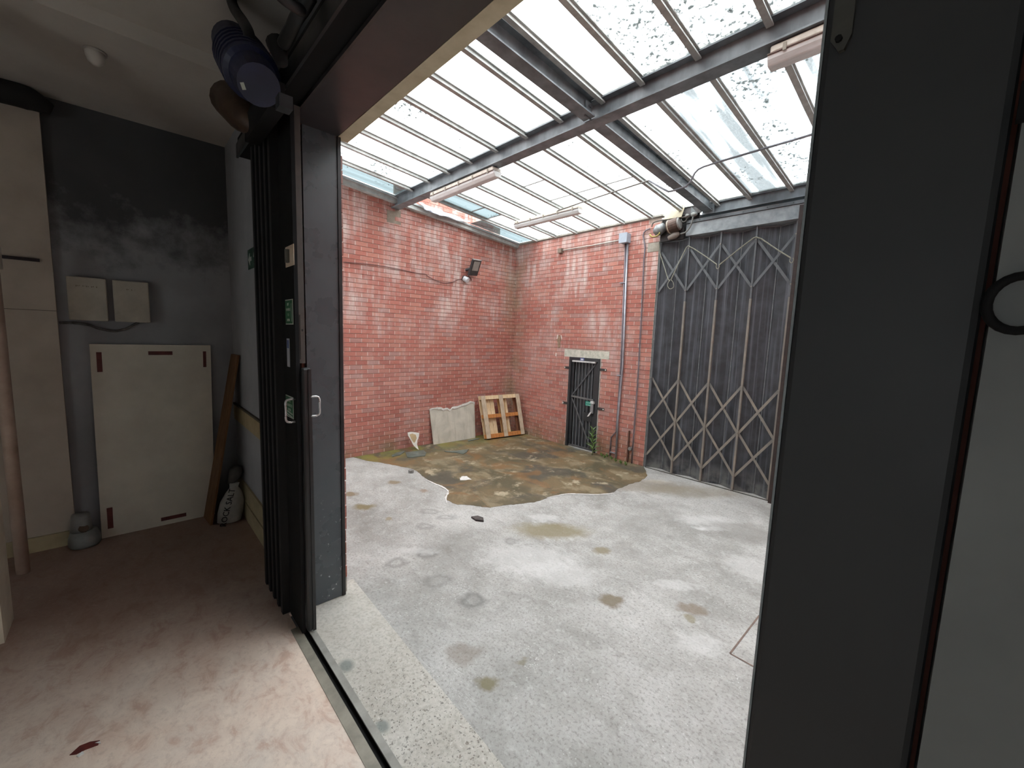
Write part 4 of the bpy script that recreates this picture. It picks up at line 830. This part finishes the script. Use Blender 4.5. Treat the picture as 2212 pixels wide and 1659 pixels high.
# ------------------------------------------------------------------ strip lights
BODY = M('f3eee2', 'd8d2c4', 12, .5, 0, .1); DIFF = M('eff1f1', 'd6d6d3', 3, .25, 0, .05, (1, 6, 6))
def strip(label, x0, x1, y, zt):
    t = thing('strip_light', label, 'light', ((x0+x1)/2, y, zt-.14), 'old fluorescent strip lights')
    box('body', (x0+.02, y-.08, zt-.055), (x1-.02, y+.08, zt), BODY, t, bevel=.012)
    m = MB(); pr = [(-.075, -.055), (.075, -.055), (.07, -.09), (.045, -.13), (-.045, -.13), (-.07, -.09)]
    m.prism([(x0, y+a, zt+b) for a, b in pr], (x1-x0, 0, 0)).build('diffuser', DIFF, t, bevel=.01)
    box('gasket', (x0+.005, y-.083, zt-.06), (x1-.005, y+.083, zt-.052), M('7f6a60', '6a574e', 9, .7), t)
    for k in range(5):
        x = x0+.12+k*(x1-x0-.24)/4; box('clip', (x-.012, y-.088, zt-.072), (x+.012, y-.08, zt-.02), M('a79f8f', '8f8778', 9, .5), t)
    return t
strip('strip light hung under the long beam near the left brick wall', -6.06, -4.46, 3.80, 4.575)
strip('strip light below the glass near the back wall', -6.12, -4.54, 5.73, 4.545)
strip('strip light under the long beam beside the right post', -1.22, .36, 3.80, 4.575)
for x in (-5.9, -4.75): tag(box('light_hanger', (x-.01, 5.7, 4.545), (x+.01, 5.76, ZR(5.73)-.05), GALV), ('left' if x < -5 else 'right')+' hanger of the strip light near the back wall', 'hanger', 'strip light hangers')
# thin conduit under the glass
YL = 5.40
pts = [AY(px, py, YL) for px, py in ((1205, 455), (1260, 436), (1330, 413), (1402, 390))]
tag(MB().tube(pts, .012, 8).build('conduit', M('9a968f', '7f7b75', 9, .4, .3), smooth=True), 'thin conduit under the glass left of the sloping beam', 'conduit')
pts = [AY(px, py, YL) for px, py in ((1402, 390), (1432, 408), (1444, 414), (1458, 411), (1470, 407), (1482, 403), (1492, 392), (1500, 375), (1508, 366), (1520, 360), (1548, 351), (1650, 321), (1770, 286))]
tag(MB().tube(pts, .013, 8).build('conduit', M('8f8f95', '74747a', 9, .4, .3), smooth=True), 'thin bent conduit passing under the sloping beam towards the right post', 'conduit')

# ------------------------------------------------------------------ things on the left wall
fl = thing('floodlight', 'dark square floodlight on the left brick wall near the corner', 'light', AX(1022, 590, -W))
c = AX(1027, 579, -W+.2); up = Vector((.42, 0, .9)).normalized(); sd = Vector((0, 1, 0)); nn = Vector((.75, .15, -.45)).normalized(); nn = (nn-up*nn.dot(up)).normalized(); sd = up.cross(nn).normalized()
def obox(c, u, v, n, a, b, d): return [c+u*x*a+v*y*b for x, y in ((-1, -1), (1, -1), (1, 1), (-1, 1))], n*d
q, e = obox(c, sd, up, nn, .125, .17, -.05); MB().slab(q, e).build('housing', M('3b3c3d', '2d2e2f', 9, .5), fl)
q, e = obox(c+up*.04+nn*.001, sd, up, nn, .09, .10, .004); MB().slab(q, e).build('lens', M('9c9a92', '85837c', 6, .2), fl)
q, e = obox(c+up*.165-nn*.02, sd, nn, up, .125, .035, .012); MB().slab(q, e).build('top_fin', M('b5b3b0', '9c9a97', 9, .4), fl)
MB().tube([c-nn*.05-up*.03, Vector((-W+.05, c.y-.08, c.z-.02)), Vector((-W+.0, c.y-.1, c.z-.03))], .028, 8).build('bracket', M('55575a', '424446', 9, .5), fl)
q = AX(1006, 603, -W+.05); ss = thing('sensor', 'small white sensor hanging below the floodlight', 'sensor', q)
MB().tube([q+Vector((-.03, -.02, .02)), q+Vector((.05, .02, -.03))], [.055, .06], 10).build('head', M('e6ebee', 'ccd2d6', 9, .4), ss); MB().tube([q+Vector((-.05, -.03, .03)), q+Vector((-.03, -.02, .02))], .05, 10).build('back', M('3c3638', '2e2a2b', 9, .6), ss)
pts = [AX(*q, -W+.02) for q in ((742, 566), (800, 571), (860, 581), (900, 590), (918, 592), (925, 597), (940, 605), (958, 611), (975, 610), (990, 604), (1003, 603))]
tag(MB().tube(smooth_pts(pts, 4), .007, 6).build('cable', M('7a524e', '684542', 9, .6), smooth=True), 'dark cable running along the left brick wall to the sensor', 'cable')
pts = [AX(*q, -W+.04) for q in ((1012.5, 590), (1012.5, 596), (1007, 600), (1013, 596.5), (1017, 601), (1018, 606))]
tag(MB().tube(pts, .008, 6).build('cable', M('5a3a3a', '4a3030', 9, .6), smooth=True), 'short cable between the floodlight and the sensor', 'cable')
# torn white flashing sheet under the missing pane, brick parapet seen behind it
def sheetm():
    m = MB(); top = [(905, 437), (930, 446), (960, 457), (990, 469), (1015, 479)]; bot = [(905, 438), (918, 452), (930, 459), (955, 466), (985, 475), (1015, 481)]
    T = [AX(*q, -W+.16+.02*(i % 2)) for i, q in enumerate(top)]; Bo = [AX(*q, -W+.22+.03*(i % 2)) for i, q in enumerate(bot)]
    n = 16; rows = []
    def samp(P, t): f = t*(len(P)-1); i = min(int(f), len(P)-2); return P[i].lerp(P[i+1], f-i)
    vs = []
    for j in range(5):
        for i in range(n+1):
            p = samp(T, i/n).lerp(samp(Bo, i/n), j/4); vs.append(p+Vector((.02*math.sin(i*2.1+j), 0, .01*math.sin(i*1.3))))
    fs = [(j*(n+1)+i, j*(n+1)+i+1, (j+1)*(n+1)+i+1, (j+1)*(n+1)+i) for j in range(4) for i in range(n)]
    o = m.add(vs, fs).build('torn_sheet', M('d9dde4', 'b9bec8', 9, .4), smooth=True); s = o.modifiers.new('thickness', 'SOLIDIFY'); s.thickness = .004
    return tag(o, 'torn white plastic sheet hanging from the roof edge beside the long beam', 'sheet')
sheetm()
# cement board
def quad_thing(): pass
cb = thing('cement_board', 'grey cement board with a broken white top leaning on the left wall', 'board', AZ(980, 952))
A = AZ(935, 960); Bq = AZ(1029, 946); A.x = -7.235; A.y = 4.62; Bq.x = -7.20; Bq.y = 5.70; n0 = 18
tops = [(928, 884), (932, 882), (945, 880), (953, 880), (958, 883), (966, 881), (972, 885), (978, 879), (990, 877), (1000, 873), (1010, 870), (1016, 866.5), (1022, 868), (1025, 869)]
Tp = [AX(px, py, -W+.035) for px, py in tops]
m = MB(); bot = [A.lerp(Bq, i/(len(Tp)-1)) for i in range(len(Tp))]
fr_ = bot+Tp[::-1]
m.prism([tuple(v) for v in fr_], (-.014, 0, .001))
def board_mat():
    t = NT('cement_board'); p = t.pos(); n = t.noise(p, 3, 5, .6, .5); s = t.noise(t.pos((9, 9, 1)), 1.2, 4); x, y, z = t.sep(p)
    col = t.mix(t.rng(n, .35, .65), lin('c6c2b4'), lin('dedacb')); col = t.mix(t.rng(s, .5, .7, 0, .5), col, lin('a8a393')); return t.bsdf(col, .85, 0, n, .1, .004)
m.build('sheet', board_mat(), cb)
m = MB()
for i in range(len(Tp)-1):
    w0 = .035*random.uniform(.5, 1.3); a, b = Tp[i], Tp[i+1]; dn = (bot[i]-Tp[i]).normalized()
    m.slab([a+dn*w0+Vector((.002, 0, 0)), b+dn*w0+Vector((.002, 0, 0)), b+Vector((.002, 0, .004)), a+Vector((.002, 0, .004))], (.006, 0, 0))
m.build('broken_edge', M('efeee8', 'd7d5cc', 20, .9, 0, .3), cb)
# pallet
pa = thing('pallet', 'wooden pallet standing on edge in the corner of the brick walls', 'pallet', (-6.95, 6.3, 0))
bl, br = AZ(1046, 949), AZ(1127, 938)
bl.z = br.z = 0.0; ux = (br-bl).normalized(); Lw = 1.06
br = bl+ux*Lw
upv = (Vector((-W+.06, 0, 0))-Vector((bl.x, 0, 0))); lean = Vector((-.20, -.05, .95)).normalized(); hgt = .99
nrm = ux.cross(lean).normalized(); nrm = nrm if nrm.x > 0 else -nrm
def PP(u, v, d): return bl+ux*(u*Lw)+lean*(v*hgt)+nrm*d
WD = [M('e6c38e', 'cda268', 5, .75, 0, .2, (8, 8, 1)), M('f8e2bb', 'e2c597', 5, .75, 0, .2, (8, 8, 1)), M('d89250', 'b8783e', 5, .75, 0, .2, (8, 8, 1)), M('dccbb2', 'bcab92', 5, .75, 0, .2, (8, 8, 1)), M('9b6a4c', '7c523a', 5, .75, 0, .2, (8, 8, 1))]
def plank(name, u0, u1, v0, v1, d0, d1, mt):
    m = MB(); j = lambda: random.uniform(-.004, .004)
    m.hexa([PP(u0, v0+j(), d0), PP(u1, v0+j(), d0), PP(u1, v1+j(), d0), PP(u0, v1+j(), d0)], [PP(u0, v0, d1), PP(u1, v0, d1), PP(u1, v1, d1), PP(u0, v1, d1)]); m.build(name, mt, pa)
for v0, v1, mt in ((0.012, .10, 2), (.47, .55, 2), (.90, .985, 1)): plank('bearer', 0, 1, v0, v1, .02, .11, WD[mt])
for u0, u1, mt in ((0, .10, 3), (.45, .545, 3), (.90, .995, 3)): plank('bottom_board', u0, u1, .012, .985, .111, .13, WD[mt])
for i, (u0, u1, mt) in enumerate(((0, .115, 1), (.17, .26, 1), (.265, .36, 1), (.46, .53, 0), (.54, .64, 0), (.645, .70, 1), (.87, .985, 4))): plank('deck_board', u0, u1, .012, .985, -.002, .018, WD[mt])
# folded plasterboard scrap
bgp = AZ(890, 974)
pb = thing('plaster_scrap', 'broken white plasterboard scrap with tan face standing near the left wall', 'scrap', (bgp.x, bgp.y, 0))
S2 = [AX(*q, -W+.16) for q in ((880, 947), (886, 945), (898, 946), (904, 947), (903, 953), (898, 962), (896, 970), (898, 981), (893, 977), (888, 971), (886, 965), (880, 952))]
zmin = min(p.z for p in S2)
S2 = [p+Vector((.12*(1-(p.z-zmin)/.4), 0, -zmin+.002)) for p in S2]
MB().prism([tuple(p) for p in S2], (-.014, 0, .002)).build('board', M('efede4', 'd8d5c9', 9, .9, 0, .2), pb)
i2 = [AX(*q, -W+.16) for q in ((883, 950), (889, 948), (896, 950), (897, 957), (893, 964), (890, 967), (886, 960))]
i2 = [p+Vector((.12*(1-(p.z-zmin)/.4)+.003, 0, -zmin+.002)) for p in i2]
MB().prism([tuple(p) for p in i2], (.003, 0, 0)).build('paper_face', M('c4ae86', 'b09b75', 9, .9), pb)
SL = M('6f7a72', '59635d', 6, .35, 0, .1, name='slate_green')
for pts, lb in ((((876, 979), (888, 977), (915, 974), (921, 979), (918, 986), (890, 989), (880, 989)), 'green-grey slate piece under the plaster scrap'), (((960, 976), (985, 975), (1012, 972), (1008, 978), (1000, 982), (985, 979), (963, 977)), 'green-grey slate piece lying in front of the cement board'), (((846, 985), (858, 979), (874, 975), (873, 978), (864, 984), (848, 988)), 'narrow green-grey slate piece left of the plaster scrap'), (((1010, 952), (1035, 947), (1036, 949), (1012, 954)), 'thin slate sliver between the cement board and the pallet')):
    tag(MB().prism(pflat([AZ(*q) for q in pts], .004), (0, 0, .012)).build('slate_piece', SL), lb, 'slate', 'broken slate pieces on the yard floor')
# weed by the door
wd = thing('weed', 'tall green weed with narrow leaves growing at the foot of the black steel door', 'plant', (-4.86, D-.09, 0))
base_w = AZ(1290, 981); base_w.y = D-.17; base_w.x -= .02
topw = AY(1281, 928, base_w.y)
LEAF = M('5f8a3f', '86a865', 9, .55); STM = M('6f8450', '5d7042', 9, .6)
stp = [base_w.lerp(topw, t)+Vector((.012*math.sin(t*6), 0, 0)) for t in [i/8 for i in range(9)]]
MB().tube(stp, [.008-.0006*i for i in range(9)], 6).build('stem', STM, wd, smooth=True)
lm = MB().add([(0, 0, 0), (.05, .016, .018), (.13, .0, .0), (.05, -.016, .018), (.055, 0, .006)], [(0, 3, 4), (0, 4, 1), (1, 4, 2), (4, 3, 2)])
first = None
for k in range(26):
    t = .12+.86*k/25; p = base_w.lerp(topw, t)+Vector((.012*math.sin(t*6), 0, 0)); a = k*2.4; s = 1.6-.6*t
    if first is None:
        first = lm.build('leaf', LEAF, wd); first.location = p-wloc(wd); o = first
        o.data.transform(Matrix.Translation((0.065, 0, 0)))
    else: o = copy_mesh(first, p, wd)
    o.rotation_euler = (0, -.35-.5*t, a); o.scale = (s, s, s)
for i, (px, py) in enumerate(((1300, 986), (1312, 988), (1306, 990), (1330, 998), (1341, 1002), (1352, 1006), (1321, 993))):
    b = AZ(px, py); b.y = min(b.y, D-.04); m = MB()
    for k in range(9):
        a = k*2.4; r = .03+.012*(k % 3); c = b+Vector((0, 0, .002)); tip = c+Vector((r*math.cos(a), -abs(r*math.sin(a))*.8, .05+.02*(k % 4))); sdv = Vector((-math.sin(a), math.cos(a), 0))*.012
        m.add([c, c.lerp(tip, .5)+sdv, tip, c.lerp(tip, .5)-sdv], [(0, 1, 2, 3)])
    tag(m.build('weed', LEAF), ['low weed tuft close beside the tall weed', 'low weed tuft second from the tall weed', 'tiny weed tuft right of the tall weed', 'low weed tuft between the conduits at the back wall', 'low weed tuft right of the straight conduit', 'low weed tuft nearest the rusty upright strip', 'low weed tuft at the foot of the kinked conduit'][i], 'plant', 'weeds along the back wall')
